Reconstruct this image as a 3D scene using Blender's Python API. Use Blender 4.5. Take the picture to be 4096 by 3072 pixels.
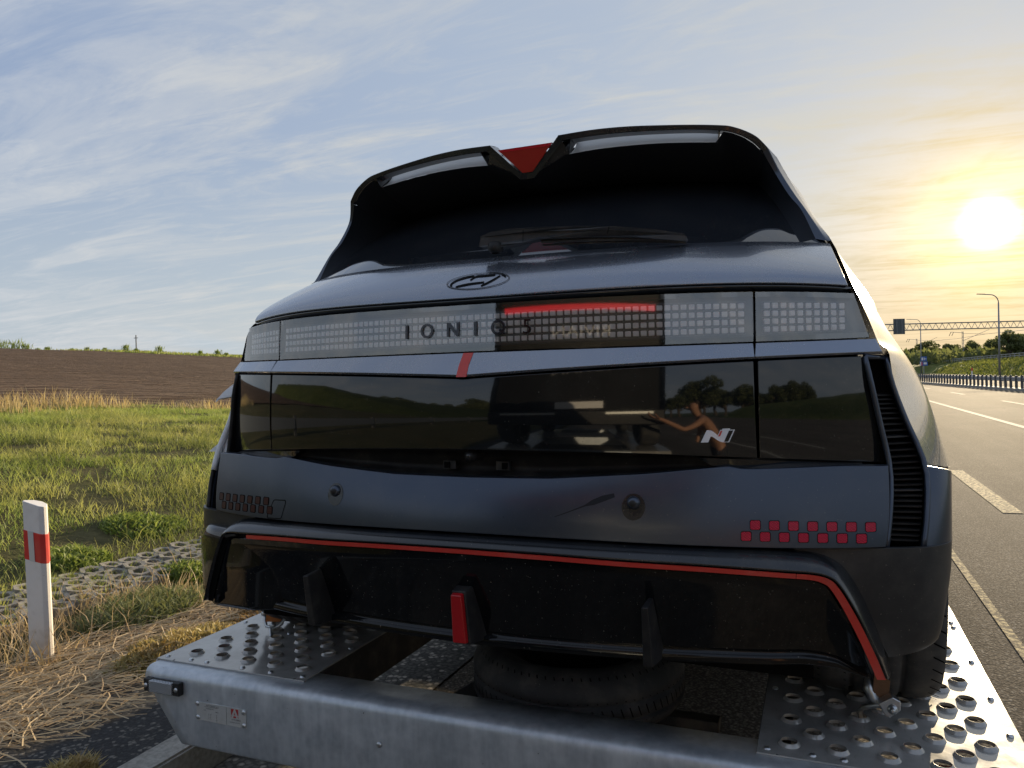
import bpy, bmesh, math, random
import numpy as np
from mathutils import Vector, Matrix, noise as mnoise
from mathutils.geometry import tessellate_polygon
random.seed(7); rng = np.random.default_rng(7)
for o in list(bpy.data.objects): bpy.data.objects.remove(o, do_unlink=True)
SC = bpy.context.scene; COL = SC.collection
ZO = 1.3                                   # eye height above the road; shapes below are given relative to eye level
rad = math.radians
# ------------------------------------------------------------------ camera
YAW, PITCH, ROLL, FPX = rad(22.119), rad(0.4653), rad(-1.3417), 3032.9
CAM = np.array([0.72388, -1.54, 0.0])
_f = np.array([-math.sin(YAW)*math.cos(PITCH), math.cos(YAW)*math.cos(PITCH), -math.sin(PITCH)])
_r = np.array([math.cos(YAW), math.sin(YAW), 0.0]); _u = np.cross(_r, _f)
CR = _r*math.cos(ROLL) + _u*math.sin(ROLL); CU = -_r*math.sin(ROLL) + _u*math.cos(ROLL); CF = _f
cd = bpy.data.cameras.new('camera'); cam = bpy.data.objects.new('camera', cd); COL.objects.link(cam)
cam.matrix_world = Matrix(((CR[0], CU[0], -CF[0], CAM[0]), (CR[1], CU[1], -CF[1], CAM[1]), (CR[2], CU[2], -CF[2], CAM[2]+ZO), (0, 0, 0, 1)))
cd.sensor_width = 36; cd.lens = FPX/4096*36; cd.clip_start = 0.02; cd.clip_end = 6000
SC.camera = cam
# ------------------------------------------------------------------ sky
SUN_EL, SUN_AZ = rad(9.1), rad(10.2)       # azimuth from +Y towards +X
sund = Vector((math.sin(SUN_AZ)*math.cos(SUN_EL), math.cos(SUN_AZ)*math.cos(SUN_EL), math.sin(SUN_EL)))
SKY_STRENGTH = 0.12
W = bpy.data.worlds.new('World'); SC.world = W; W.use_nodes = True
class G:
    """small node-graph helper"""
    def __init__(s, nt): s.nt = nt; nt.nodes.clear()
    def n(s, t, **kw):
        nd = s.nt.nodes.new(t)
        for k, v in kw.items():
            if k.startswith('i_'):
                key = k[2:]; key = int(key) if key.isdigit() else key.replace('_', ' ')
                s.set(nd, key, v)
            else: setattr(nd, k, v)
        return nd
    def set(s, nd, key, v):
        if isinstance(v, bpy.types.NodeSocket): s.nt.links.new(v, nd.inputs[key])
        elif isinstance(v, bpy.types.Node): s.nt.links.new(v.outputs[0], nd.inputs[key])
        else:
            sk = nd.inputs[key]
            if hasattr(sk.default_value, '__len__') and not hasattr(v, '__len__'): v = (v, v, v)
            if hasattr(sk.default_value, '__len__') and len(sk.default_value) == 4 and len(v) == 3: v = (*v, 1)
            sk.default_value = v
    def m(s, op, a, b=None, c=None, clamp=False):
        nd = s.n('ShaderNodeMath', operation=op, use_clamp=clamp); s.set(nd, 0, a)
        if b is not None: s.set(nd, 1, b)
        if c is not None: s.set(nd, 2, c)
        return nd.outputs[0]
    def vm(s, op, a, b=None, out=0):
        nd = s.n('ShaderNodeVectorMath', operation=op); s.set(nd, 0, a)
        if b is not None: s.set(nd, 'Scale' if op == 'SCALE' else 1, b)
        return nd.outputs['Value'] if op in ('DOT_PRODUCT', 'LENGTH') else nd.outputs[0]
    def mix(s, fac, a, b, blend='MIX'):
        nd = s.n('ShaderNodeMix', data_type='RGBA', blend_type=blend)
        s.set(nd, 0, fac); s.set(nd, 6, a); s.set(nd, 7, b); return nd.outputs[2]
    def noise(s, vec, scale, detail=4, rough=.55, dist=0, lac=2.0):
        nd = s.n('ShaderNodeTexNoise'); s.set(nd, 'Vector', vec)
        for k, v in (('Scale', scale), ('Detail', detail), ('Roughness', rough), ('Distortion', dist), ('Lacunarity', lac)): nd.inputs[k].default_value = v
        return nd.outputs['Fac']
    def ramp(s, fac, stops, interp='LINEAR'):
        nd = s.n('ShaderNodeValToRGB'); s.set(nd, 0, fac); cr = nd.color_ramp; cr.interpolation = interp
        while len(cr.elements) < len(stops): cr.elements.new(.5)
        for e, (p, c) in zip(cr.elements, stops):
            e.position = p; e.color = (*c, 1) if hasattr(c, '__len__') else (c, c, c, 1)
        return nd.outputs[0]
    def mapr(s, v, a, b, c=0., d=1., smooth=True):
        nd = s.n('ShaderNodeMapRange', interpolation_type='SMOOTHSTEP' if smooth else 'LINEAR'); s.set(nd, 0, v)
        for i, x in enumerate((a, b, c, d)): nd.inputs[1+i].default_value = x
        return nd.outputs[0]
g = G(W.node_tree)
tc = g.n('ShaderNodeTexCoord').outputs['Generated']
dirv = g.vm('NORMALIZE', tc)
sky = g.n('ShaderNodeTexSky', sky_type='NISHITA', sun_disc=False, sun_elevation=SUN_EL, sun_rotation=SUN_AZ, altitude=150, air_density=1.0, dust_density=2.2, ozone_density=1.6)
sky_c = g.vm('SCALE', sky.outputs[0], SKY_STRENGTH)
sep = g.n('ShaderNodeSeparateXYZ'); g.set(sep, 0, dirv); dz = sep.outputs[2]
zc = g.m('MAXIMUM', dz, 0.0)
cosang = g.vm('DOT_PRODUCT', dirv, tuple(sund))
# cloud sheet: direction projected on a high plane
den = g.m('ADD', zc, 0.10)
px = g.m('DIVIDE', sep.outputs[0], den); py = g.m('DIVIDE', sep.outputs[1], den)
cv = g.n('ShaderNodeCombineXYZ'); g.set(cv, 0, px); g.set(cv, 1, py)
def mapping(vec, rot, scale, loc=(0, 0, 0)):
    nd = g.n('ShaderNodeMapping'); g.set(nd, 0, vec)
    nd.inputs['Location'].default_value = loc; nd.inputs['Rotation'].default_value = (0, 0, rot); nd.inputs['Scale'].default_value = scale
    return nd.outputs[0]
cirA = g.noise(mapping(cv, rad(28), (.42, 1.5, 1), (3.1, .7, 0)), 1.25, 7, .66, 1.3)
cirB = g.noise(mapping(cv, rad(-35), (.6, 1.9, 1), (7.3, 2.2, 0)), 3.2, 6, .66, .9)
veil = g.noise(mapping(cv, rad(12), (.5, .6, 1), (1.2, 9.0, 0)), .55, 3, .5, .3)
mott = g.noise(mapping(cv, 0, (1, 1, 1), (4.4, 1.0, 0)), 7.0, 4, .6, .4)
c1 = g.mapr(cirA, .45, .66); c2 = g.mapr(cirB, .46, .70); c3 = g.mapr(veil, .36, .66); c4 = g.mapr(mott, .4, .75)
cov = g.m('ADD', g.m('MULTIPLY', c1, .46), g.m('MULTIPLY', c2, .30))
cov = g.m('ADD', cov, g.m('MULTIPLY', g.m('MULTIPLY', c4, c3), .22))
cov = g.m('ADD', cov, g.m('MULTIPLY', c3, .30))
near_h = g.mapr(dz, .02, .34, 1, 0)         # thicker sheet seen edge-on towards the horizon
cov = g.m('ADD', cov, g.m('MULTIPLY', near_h, .26))
cov = g.m('MULTIPLY', cov, g.mapr(dz, -.02, .02, 0, 1), clamp=True)
a1 = g.mapr(cosang, .30, 1.0, 0, 1)          # forward scattering round the sun
a2 = g.m('POWER', g.m('MAXIMUM', cosang, 0.0), 100.0)
a3 = g.m('POWER', g.m('MAXIMUM', cosang, 0.0), 110.0)
a5 = g.m('POWER', g.m('MAXIMUM', cosang, 0.0), 800.0)
a4 = g.m('POWER', g.m('MAXIMUM', cosang, 0.0), 7500.0)
cl = g.mix(a1, (.43, .45, .475), (.465, .45, .40))
cl = g.mix(a2, cl, (.52, .40, .18))
bank = g.noise(mapping(cv, 0, (.9, .25, 1), (0, 3, 0)), .7, 3, .5, .2)  # greyer stratus bars low down
bankm = g.m('MULTIPLY', g.mapr(bank, .50, .60), g.mapr(dz, .03, .13, 1, 0))
cl = g.mix(g.m('MULTIPLY', bankm, .65), cl, (.36, .43, .50))
blue = g.mix(.90, sky_c, g.mix(near_h, (.205, .265, .385), (.285, .345, .405)))
blue = g.mix(g.m('MULTIPLY', a1, .30), blue, (.46, .50, .51))
col = g.mix(g.m('MULTIPLY', cov, .92), blue, cl)
low = g.m('MULTIPLY', g.mapr(dz, .0, .16, 1, 0), g.mapr(cosang, .80, 1.0, 0, .60))
col = g.mix(low, col, (.52, .39, .21))
glow = g.n('ShaderNodeCombineXYZ')
g.set(glow, 0, g.m('ADD', g.m('ADD', g.m('MULTIPLY', a3, .14), g.m('MULTIPLY', a5, .62)), g.m('MULTIPLY', a4, 7.0)))
g.set(glow, 1, g.m('ADD', g.m('ADD', g.m('MULTIPLY', a3, .08), g.m('MULTIPLY', a5, .52)), g.m('MULTIPLY', a4, 6.2)))
g.set(glow, 2, g.m('ADD', g.m('MULTIPLY', a5, .12), g.m('MULTIPLY', a4, 4.6)))
col = g.vm('ADD', col, glow.outputs[0])
bg = g.n('ShaderNodeBackground'); g.set(bg, 0, col); bg.inputs[1].default_value = 0.85
wo = g.n('ShaderNodeOutputWorld'); g.nt.links.new(bg.outputs[0], wo.inputs[0])
# ------------------------------------------------------------------ sun and exposure
sl = bpy.data.lights.new('sun', 'SUN'); sl.energy = 5.0; sl.angle = rad(.6); sl.color = (1.0, .80, .52)
so = bpy.data.objects.new('sun', sl); COL.objects.link(so); so.location = (10, 40, 20)
so.rotation_euler = sund.to_track_quat('Z', 'Y').to_euler()
vs = SC.view_settings; SC.display_settings.display_device = 'sRGB'
vs.view_transform = 'Standard'; vs.look = 'None'; vs.gamma = 1; vs.use_curve_mapping = False; vs.exposure = 0.80
SC.render.engine = "CYCLES"; SC.cycles.max_bounces = 6; SC.cycles.diffuse_bounces = 2; SC.cycles.glossy_bounces = 4; SC.cycles.transparent_max_bounces = 8; SC.cycles.use_denoising = True; SC.cycles.adaptive_threshold = .02
SC.cycles.sample_clamp_indirect = 8
# ------------------------------------------------------------------ helpers
def ray(x, y): return CF + CR*(x-2048)/FPX - CU*(y-1536)/FPX
def at_y(x, y, Y): d = ray(x, y); return CAM + d*(Y-CAM[1])/d[1]
def at_z(x, y, Z): d = ray(x, y); return CAM + d*(Z-CAM[2])/d[2]
def at_depth(x, y, D): return CAM + ray(x, y)*D       # D metres along the optical axis
ORG = {}
def tag(o, label=None, cat=None, group=None, kind=None):
    if label: o['label'] = label
    if cat: o['category'] = cat
    if group: o['group'] = group
    if kind: o['kind'] = kind
    return o
def thing(name, loc, label, cat, group=None):
    o = bpy.data.objects.new(name, None); COL.objects.link(o); o.empty_display_size = .1
    o.location = (loc[0], loc[1], loc[2]+ZO); ORG[o.name] = np.array([loc[0], loc[1], loc[2]+ZO], float)
    return tag(o, label, cat, group)
def setmesh(me, verts, faces):
    me.from_pydata([tuple(v) for v in np.asarray(verts, float).tolist()], [], [tuple(f) for f in faces]); me.update()
def mk(name, verts, faces, mat, parent=None, smooth=False, bevel=0., label=None, cat=None, group=None, kind=None, sub=0, seg=2):
    V = np.array(verts, float).reshape(-1, 3) + (0, 0, ZO)
    if parent is not None: org = ORG[parent.name]
    else: org = np.array([V[:, 0].mean(), V[:, 1].mean(), V[:, 2].min()])
    me = bpy.data.meshes.new(name); setmesh(me, V-org, faces)
    o = bpy.data.objects.new(name, me); COL.objects.link(o)
    if parent is not None: o.parent = parent
    else: o.location = org
    ORG[o.name] = org
    if mat is not None: me.materials.append(mat)
    if smooth: me.shade_smooth()
    if sub:
        md = o.modifiers.new('sub', 'SUBSURF'); md.levels = sub; md.render_levels = sub
    if bevel:
        md = o.modifiers.new('bevel', 'BEVEL'); md.width = bevel; md.segments = seg; md.limit_method = 'ANGLE'; md.angle_limit = rad(35); md.harden_normals = True
        me.shade_smooth()
    return tag(o, label, cat, group, kind)
def inst(name, me, loc, parent=None, rot=None, scale=None, **kw):
    o = bpy.data.objects.new(name, me); COL.objects.link(o)
    L = np.array(loc, float) + (0, 0, ZO)
    if parent is not None: o.parent = parent; L = L - ORG[parent.name]
    o.location = L
    if rot is not None: o.rotation_euler = rot
    if scale is not None: o.scale = scale
    ORG[o.name] = np.array(loc, float) + (0, 0, ZO)
    return tag(o, **kw)
class MB:
    def __init__(s): s.v = []; s.f = []
    def add(s, V, F):
        b = len(s.v); s.v += [tuple(map(float, p)) for p in V]; s.f += [tuple(i+b for i in f) for f in F]; return s
    def box(s, a, b):
        (x0, y0, z0), (x1, y1, z1) = a, b
        return s.add([(x0,y0,z0),(x1,y0,z0),(x1,y1,z0),(x0,y1,z0),(x0,y0,z1),(x1,y0,z1),(x1,y1,z1),(x0,y1,z1)],
                     [(0,3,2,1),(4,5,6,7),(0,1,5,4),(1,2,6,5),(2,3,7,6),(3,0,4,7)])
    def tube(s, pts, r, n=8, cap=True):
        pts = [np.array(p, float) for p in pts]; rs = r if hasattr(r, '__len__') else [r]*len(pts)
        V = []; F = []; up = np.array([0., 0., 1.])
        for i, p in enumerate(pts):
            t = pts[min(i+1, len(pts)-1)] - pts[max(i-1, 0)]; t = t/(np.linalg.norm(t)+1e-9)
            a = up if abs(t[2]) < .9 else np.array([1., 0, 0]); u = np.cross(t, a); u /= np.linalg.norm(u); w = np.cross(t, u)
            for k in range(n):
                th = 2*math.pi*k/n; V.append(p + rs[i]*(u*math.cos(th)+w*math.sin(th)))
        for i in range(len(pts)-1):
            for k in range(n):
                a = i*n+k; b = i*n+(k+1) % n; F.append((a, b, b+n, a+n))
        if cap: F.append(tuple(range(n))[::-1]); F.append(tuple(range((len(pts)-1)*n, len(pts)*n)))
        return s.add(V, F)
    def obj(s, name, mat, parent=None, **kw): return mk(name, s.v, s.f, mat, parent, **kw)
def grid(P, nu, nv):
    """P(u,v) -> xyz for u,v in 0..1 ; quads facing -Y when u runs +X and v runs down"""
    V = [P(i/nu, j/nv) for j in range(nv+1) for i in range(nu+1)]
    F = [(j*(nu+1)+i, (j+1)*(nu+1)+i, (j+1)*(nu+1)+i+1, j*(nu+1)+i+1) for j in range(nv) for i in range(nu)]
    return V, F
def panel(P, nu, nv, rim=.02, d=(0, 1, 0)):
    V, F = grid(P, nu, nv); V = [np.array(v, float) for v in V]
    ring = [i for i in range(nu)] + [j*(nu+1)+nu for j in range(nv)] + [nv*(nu+1)+i for i in range(nu, 0, -1)] + [j*(nu+1) for j in range(nv, 0, -1)]
    b = len(V); V += [V[i]+np.array(d)*rim for i in ring]; n = len(ring)
    F += [(ring[k], ring[(k+1) % n], b+(k+1) % n, b+k) for k in range(n)]
    return V, F
def interp(pts, u):
    """Catmull-Rom through rows of points, u in 0..1 by index"""
    P = np.asarray(pts, float); n = len(P)-1; t = min(max(u, 0), 1)*n; i = min(int(t), n-1); t -= i
    p0, p1, p2, p3 = P[max(i-1, 0)], P[i], P[i+1], P[min(i+2, n)]
    return .5*((2*p1)+(-p0+p2)*t+(2*p0-5*p1+4*p2-p3)*t*t+(-p0+3*p1-3*p2+p3)*t**3)
def lin(pts, x):
    X = [p[0] for p in pts]; return [float(np.interp(x, X, [p[k] for p in pts])) for k in range(1, len(pts[0]))]
def lathe(profile, n, center, axis='x'):
    """profile: (radius, offset along axis)"""
    V = []; F = []; m = len(profile)
    for k in range(n):
        th = 2*math.pi*k/n; c, s_ = math.cos(th), math.sin(th)
        for r, a in profile:
            if axis == 'x': p = (a, r*c, r*s_)
            elif axis == 'y': p = (r*c, a, r*s_)
            else: p = (r*c, r*s_, a)
            V.append(np.array(p)+center)
    for k in range(n):
        for j in range(m-1):
            a = k*m+j; b = ((k+1) % n)*m+j; F.append((a, b, b+1, a+1))
    return V, F
def extrude2d(pts, fmap, h, back=.003):
    """flat outline (x,z) laid on a surface fmap(x,z)->(X,Y,Z), standing h proud of it towards -Y"""
    fr = [np.array(fmap(*p)) + (0, -h, 0) for p in pts]; bk = [np.array(fmap(*p)) + (0, back, 0) for p in pts]; n = len(pts)
    tri = tessellate_polygon([[Vector((p[0], p[1], 0)) for p in pts]])
    F = [tuple(t) for t in tri] + [(i, (i+1) % n, n+(i+1) % n, n+i) for i in range(n)]
    return fr+bk, F
# ------------------------------------------------------------------ materials
MATS = {}
def mat(name, base, rough=.5, metal=0., spec=.5, coat=0., coatr=.03, build=None, **kw):
    m = bpy.data.materials.new(name); m.use_nodes = True; gg = G(m.node_tree)
    out = gg.n('ShaderNodeOutputMaterial'); bs = gg.n('ShaderNodeBsdfPrincipled')
    gg.set(bs, 'Base Color', base); gg.set(bs, 'Roughness', rough); gg.set(bs, 'Metallic', metal); gg.set(bs, 'Specular IOR Level', spec)
    gg.set(bs, 'Coat Weight', coat); gg.set(bs, 'Coat Roughness', coatr)
    for k, v in kw.items(): gg.set(bs, k.replace('_', ' '), v)
    gg.nt.links.new(bs.outputs[0], out.inputs[0])
    if build: build(gg, bs, out)
    MATS[name] = m; return m
def coords(gg): return gg.n('ShaderNodeNewGeometry').outputs['Position']
def bump(gg, bs, h, strength, dist, extra=None):
    b = gg.n('ShaderNodeBump'); gg.set(b, 'Height', h); b.inputs['Strength'].default_value = strength; b.inputs['Distance'].default_value = dist
    gg.nt.links.new(b.outputs[0], bs.inputs['Normal']); return b
def dusty(c, dust, amt, scale=9., rvar=.1, speck=0.):
    def f(gg, bs, out):
        p = coords(gg); n1 = gg.noise(p, scale, 6, .65); n2 = gg.noise(p, scale*14, 3, .6)
        k = gg.m('MULTIPLY', gg.mapr(n1, .42, .75), amt)
        cc = gg.mix(k, c, dust)
        if speck:
            n3 = gg.noise(p, 210, 2, .5); cc = gg.mix(gg.m('MULTIPLY', gg.mapr(n3, .70, .76), speck), cc, dust)
        gg.set(bs, 'Base Color', cc)
        r0 = bs.inputs['Roughness'].default_value
        gg.set(bs, 'Roughness', gg.m('ADD', gg.m('MULTIPLY', gg.m('SUBTRACT', n2, .5), rvar), gg.m('ADD', gg.m('MULTIPLY', k, .3), r0)))
    return f
DUST = (.42, .38, .31)
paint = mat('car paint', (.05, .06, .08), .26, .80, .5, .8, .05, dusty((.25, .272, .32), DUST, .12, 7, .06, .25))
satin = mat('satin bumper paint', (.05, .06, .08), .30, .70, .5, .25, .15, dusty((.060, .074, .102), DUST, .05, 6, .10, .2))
gloss = mat('gloss black', (.008, .009, .01), .05, 0, .45, .7, .015, dusty((.006, .007, .008), DUST, .02, 8, .02, .15))
glossl = mat('scratched gloss black', (.01, .011, .012), .09, 0, .30, .15, .03, dusty((.004, .0048, .006), DUST, .02, 10, .10, .35))
plast = mat('black plastic', (.012, .012, .013), .55, 0, .35, build=dusty((.012, .012, .013), DUST, .08, 12, .15, .2))
wiperm = mat('wiper plastic', (.035, .036, .038), .42, 0, .5, build=dusty((.040, .043, .048), DUST, .10, 14, .1, .3))
voidm = mat('cavity black', (.004, .004, .004), .8, 0, .1)
glassm = mat('tinted glass', (.004, .005, .006), .04, 0, .5, .4, .01, dusty((.015, .017, .021), DUST, .015, 9, .01, .25))
redfilm = mat('red film', (.55, .035, .025), .35, 0, .5, .3, .15, dusty((.58, .04, .028), DUST, .10, 20, .05, .2))
def lensb(gg, bs, out):
    p = coords(gg); ch = gg.n('ShaderNodeTexChecker'); gg.set(ch, 0, p); ch.inputs['Scale'].default_value = 420
    gg.set(bs, 'Base Color', gg.mix(ch.outputs[1], (.34, .006, .026), (.58, .014, .055)))
redlens = mat('red reflector', (.45, .01, .02), .35, 0, .3, .15, .1, lensb)
fogm = mat('fog lamp red', (.38, .006, .010), .3, 0, .4, .4, .1)
redclear = mat('red lamp lens', (.40, .006, .012), .10, 0, .6, 1., .03)
redtop = mat('red lamp rim', (.75, .012, .02), .2, 0, .5, .6, .05, Transmission_Weight=.25)
def tileb(gg, bs, out):
    r = gg.n('ShaderNodeNewGeometry').outputs['Random Per Island']; p = coords(gg)
    gg.set(bs, 'Base Color', gg.mix(gg.noise(p, 300, 2, .5), (.88, .87, .89), (.98, .97, .98)))
tilem = mat('lamp pixel', (.65, .64, .66), .45, 0, .3, 0., .1, tileb)
lampback = mat('lamp housing', (.06, .068, .075), .35, 0, .5)
whitem = mat('badge white', (.75, .75, .77), .35, 0, .5, .4)
darkchrome = mat('dark chrome', (.03, .03, .034), .18, .9, .5, .6, .05)
def clearlens(name, refl, tint=(1, 1, 1), rough=.02, ior=1.5):
    m = bpy.data.materials.new(name); m.use_nodes = True; gg = G(m.node_tree)
    out = gg.n('ShaderNodeOutputMaterial'); tr = gg.n('ShaderNodeBsdfTransparent'); gg.set(tr, 0, tint)
    gl = gg.n('ShaderNodeBsdfGlossy'); gg.set(gl, 'Roughness', rough); gg.set(gl, 0, (1, 1, 1))
    fr = gg.n('ShaderNodeFresnel'); fr.inputs[0].default_value = ior
    mx = gg.n('ShaderNodeMixShader'); gg.set(mx, 0, gg.m('ADD', fr.outputs[0], refl, clamp=True))
    gg.nt.links.new(tr.outputs[0], mx.inputs[1]); gg.nt.links.new(gl.outputs[0], mx.inputs[2]); gg.nt.links.new(mx.outputs[0], out.inputs[0])
    MATS[name] = m; return m
lensclear = clearlens('lamp cover', .13, (1, 1, 1), .03)
def galvb(c0, c1, streak):
    def f(gg, bs, out):
        p = coords(gg); n1 = gg.noise(p, 11, 6, .65, .4)
        mp = gg.n('ShaderNodeMapping'); gg.set(mp, 0, p); mp.inputs['Scale'].default_value = (9, 9, 1.2)
        n2 = gg.noise(mp.outputs[0], 4, 5, .6); vor = gg.n('ShaderNodeTexVoronoi'); gg.set(vor, 'Vector', p); vor.inputs['Scale'].default_value = 55
        k = gg.m('ADD', gg.m('MULTIPLY', n1, .6), gg.m('MULTIPLY', n2, streak)); k = gg.m('ADD', k, gg.m('MULTIPLY', vor.outputs[0], .12))
        cc = gg.mix(gg.mapr(k, .35, .85), c0, c1)
        sp = gg.mapr(gg.noise(p, 75, 3, .5), .735, .76); cc = gg.mix(gg.m('MULTIPLY', sp, .8), cc, (.06, .055, .05))
        gg.set(bs, 'Base Color', cc)
        gg.set(bs, 'Roughness', gg.mapr(n1, .3, .75, bs.inputs['Roughness'].default_value-.08, bs.inputs['Roughness'].default_value+.10))
        bump(gg, bs, gg.m('ADD', n1, gg.m('MULTIPLY', n2, .6)), .12, .004)
    return f
galv = mat('galvanised beam', (.4, .43, .46), .46, .55, .5, build=galvb((.42, .46, .50), (.68, .71, .74), .5))
def deckb(gg, bs, out):
    p = coords(gg); n1 = gg.noise(p, 6, 7, .65, .3)
    mp = gg.n('ShaderNodeMapping'); gg.set(mp, 0, p); mp.inputs['Rotation'].default_value = (0, 0, .6); mp.inputs['Scale'].default_value = (45, 6, 6)
    n2 = gg.noise(mp.outputs[0], 5, 3, .6); n3 = gg.noise(p, 60, 4, .6)
    cc = gg.mix(gg.mapr(n1, .35, .7), (.36, .35, .33), (.50, .49, .46))
    cc = gg.mix(gg.m('MULTIPLY', gg.mapr(n2, .60, .72), .45), cc, (.25, .23, .19)); cc = gg.mix(gg.m('MULTIPLY', gg.mapr(n3, .66, .76), .35), cc, (.20, .17, .13))
    gg.set(bs, 'Base Color', cc); gg.set(bs, 'Roughness', gg.mapr(n1, .3, .7, .13, .21)); bump(gg, bs, n1, .03, .006)
deckm = mat('deck sheet', (.55, .56, .58), .17, .30, .5, build=deckb)
zinc = mat('zinc hardware', (.55, .57, .58), .32, .9, .5)
rub = mat('tyre rubber', (.013, .013, .013), .68, 0, .35, build=dusty((.046, .046, .047), DUST, .18, 10, .1, .3))
darksteel = mat('dark steel', (.05, .05, .052), .5, .4, .4, build=dusty((.045, .045, .048), DUST, .25, 9, .15))
strapm = mat('orange strap', (.33, .12, .04), .85, 0, .2, build=dusty((.42, .15, .045), (.16, .08, .04), .5, 30, .05))
strapbr = mat('brown strap', (.16, .085, .045), .85, 0, .2, build=dusty((.18, .095, .05), (.10, .06, .04), .5, 30, .05))
lowm = mat('shaded bumper skin', (.02, .021, .022), .42, .1, .4, .1, .2, dusty((.024, .026, .028), DUST, .08, 8, .1, .3))  # bumper corner skin, its colour darkened to carry the shade of its facing
surm = mat('surround paint', (.03, .033, .038), .20, .05, .5, .35, .06, dusty((.013, .0145, .017), DUST, .05, 9, .08, .3))
strapb = mat('blue strap', (.02, .04, .16), .8, 0, .2)
tapem = mat('white tape', (.62, .63, .66), .7, 0, .3, build=dusty((.84, .85, .87), (.5, .5, .5), .2, 30, .1))
# ================================================================== the setting
def sm(a, b, t): t = np.clip((t-a)/(b-a), 0, 1); return t*t*(3-2*t)
PT = [0, 1.33, 1.9, 2.4, 2.6, 3.5, 5, 9, 14, 30, 75, 120, 400]
PZ = [-1.185, -1.185, -1.185, -1.183, -1.182, -1.08, -.92, -.66, -.44, .75, 4.1, 4.4, 0.]
def zl(t, Y):
    t = np.asarray(t, float); Y = np.asarray(Y, float)
    z = np.interp(t, PT, PZ); k = sm(3.6, 14, t)*(1-sm(16, 60, t)); return z-.040*(np.clip(Y, -6, 30)-9)*k
def lump(x, y, s, a=0.):
    return mnoise.noise(Vector((x*s+a, y*s-a, a*.37)))
def te(Y): return 14.2-.25*(np.clip(Y, -10, 30)-10)       # where the grass gives way to the ploughed field
def asphb(c0, c1, bs_, sparkle, wet=.0):
    def f(gg, bs, out):
        p = coords(gg); n1 = gg.noise(p, .5, 5, .6); v = gg.n('ShaderNodeTexVoronoi'); gg.set(v, 'Vector', p); v.inputs['Scale'].default_value = bs_
        n3 = gg.noise(p, bs_*1.6, 2, .6); vd = v.outputs[0]; vc = v.outputs[1]
        sv = gg.n('ShaderNodeSeparateXYZ'); gg.set(sv, 0, vc)
        mpl = gg.n('ShaderNodeMapping'); gg.set(mpl, 0, p); mpl.inputs['Scale'].default_value = (1.3, .05, 1); lane = gg.noise(mpl.outputs[0], 1.0, 4, .6)
        cc = gg.mix(gg.mapr(n1, .3, .7), c0, c1); cc = gg.mix(gg.mapr(lane, .45, .62, 0, .45), cc, tuple(x*.5 for x in c0)); cc = gg.mix(gg.m('MULTIPLY', gg.mapr(sv.outputs[0], .72, .95), sparkle), cc, (.42, .38, .32)); cc = gg.mix(gg.m('MULTIPLY', gg.mapr(vd, .30, .62), .55), cc, (.02, .02, .02))
        gg.set(bs, 'Base Color', cc); gg.set(bs, 'Roughness', gg.mapr(n3, .3, .7, .78, .95)); bump(gg, bs, gg.m('SUBTRACT', gg.m('MULTIPLY', sv.outputs[1], .5), vd), .30, .006)
    return f
asph = mat('road asphalt', (.1, .1, .1), .6, 0, .009, build=asphb((.185, .160, .128), (.255, .220, .176), 85, .6))
asph2 = mat('dark new asphalt', (.03, .03, .03), .7, 0, .25, build=asphb((.028, .028, .030), (.05, .05, .05), 75, .35))
def soilb(c0, c1, s1, s2, bstr, bd):
    def f(gg, bs, out):
        p = coords(gg); n1 = gg.noise(p, s1, 6, .65, .3); n2 = gg.noise(p, s2, 5, .65)
        cc = gg.mix(gg.mapr(n1, .3, .7), c0, c1); cc = gg.mix(gg.mapr(n2, .35, .75, 0, .6), cc, tuple(x*.45 for x in c0)); gg.set(bs, 'Base Color', cc); bump(gg, bs, gg.m('ADD', n2, gg.m('MULTIPLY', n1, .7)), bstr, bd)
    return f
def fieldb(gg, bs, out):
    p = coords(gg); n1 = gg.noise(p, .35, 5, .6, .4); n2 = gg.noise(p, 2.4, 6, .75); wv = gg.n('ShaderNodeTexWave', bands_direction='X'); gg.set(wv, 0, p); wv.inputs['Scale'].default_value = .55
    wv.inputs['Distortion'].default_value = 6; wv.inputs['Detail'].default_value = 3; wv.inputs['Detail Scale'].default_value = .35
    cc = gg.mix(gg.mapr(n1, .3, .7), (.10, .062, .040), (.165, .108, .072)); cc = gg.mix(gg.mapr(n2, .38, .66, 0, .8), cc, (.045, .028, .018)); cc = gg.mix(gg.m('MULTIPLY', gg.mapr(wv.outputs[1], .55, .95), .6), cc, (.23, .165, .115))
    gg.set(bs, 'Base Color', cc); bump(gg, bs, gg.m('ADD', n2, gg.m('MULTIPLY', wv.outputs[1], .5)), .9, .25)
fieldm = mat('ploughed soil', (.12, .075, .05), .95, 0, .1, build=fieldb)
turf = mat('turf soil', (.07, .065, .03), .95, 0, .1, build=soilb((.075, .075, .028), (.13, .11, .05), 1.3, 16, .7, .05))
landm = mat('far land', (.10, .12, .05), .95, 0, .1, build=soilb((.09, .12, .045), (.15, .15, .07), .02, .3, .2, .5))
drym = mat('dry litter soil', (.12, .09, .06), .95, 0, .1, build=soilb((.10, .075, .05), (.19, .14, .09), 6, 40, .8, .02))
conc = mat('concrete', (.3, .29, .26), .85, 0, .3, build=soilb((.30, .285, .25), (.40, .38, .34), 7, 60, .35, .006))
concr = mat('paver concrete', (.3, .29, .26), .9, 0, .2, build=soilb((.27, .25, .21), (.40, .36, .30), 9, 70, .4, .006))
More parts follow.
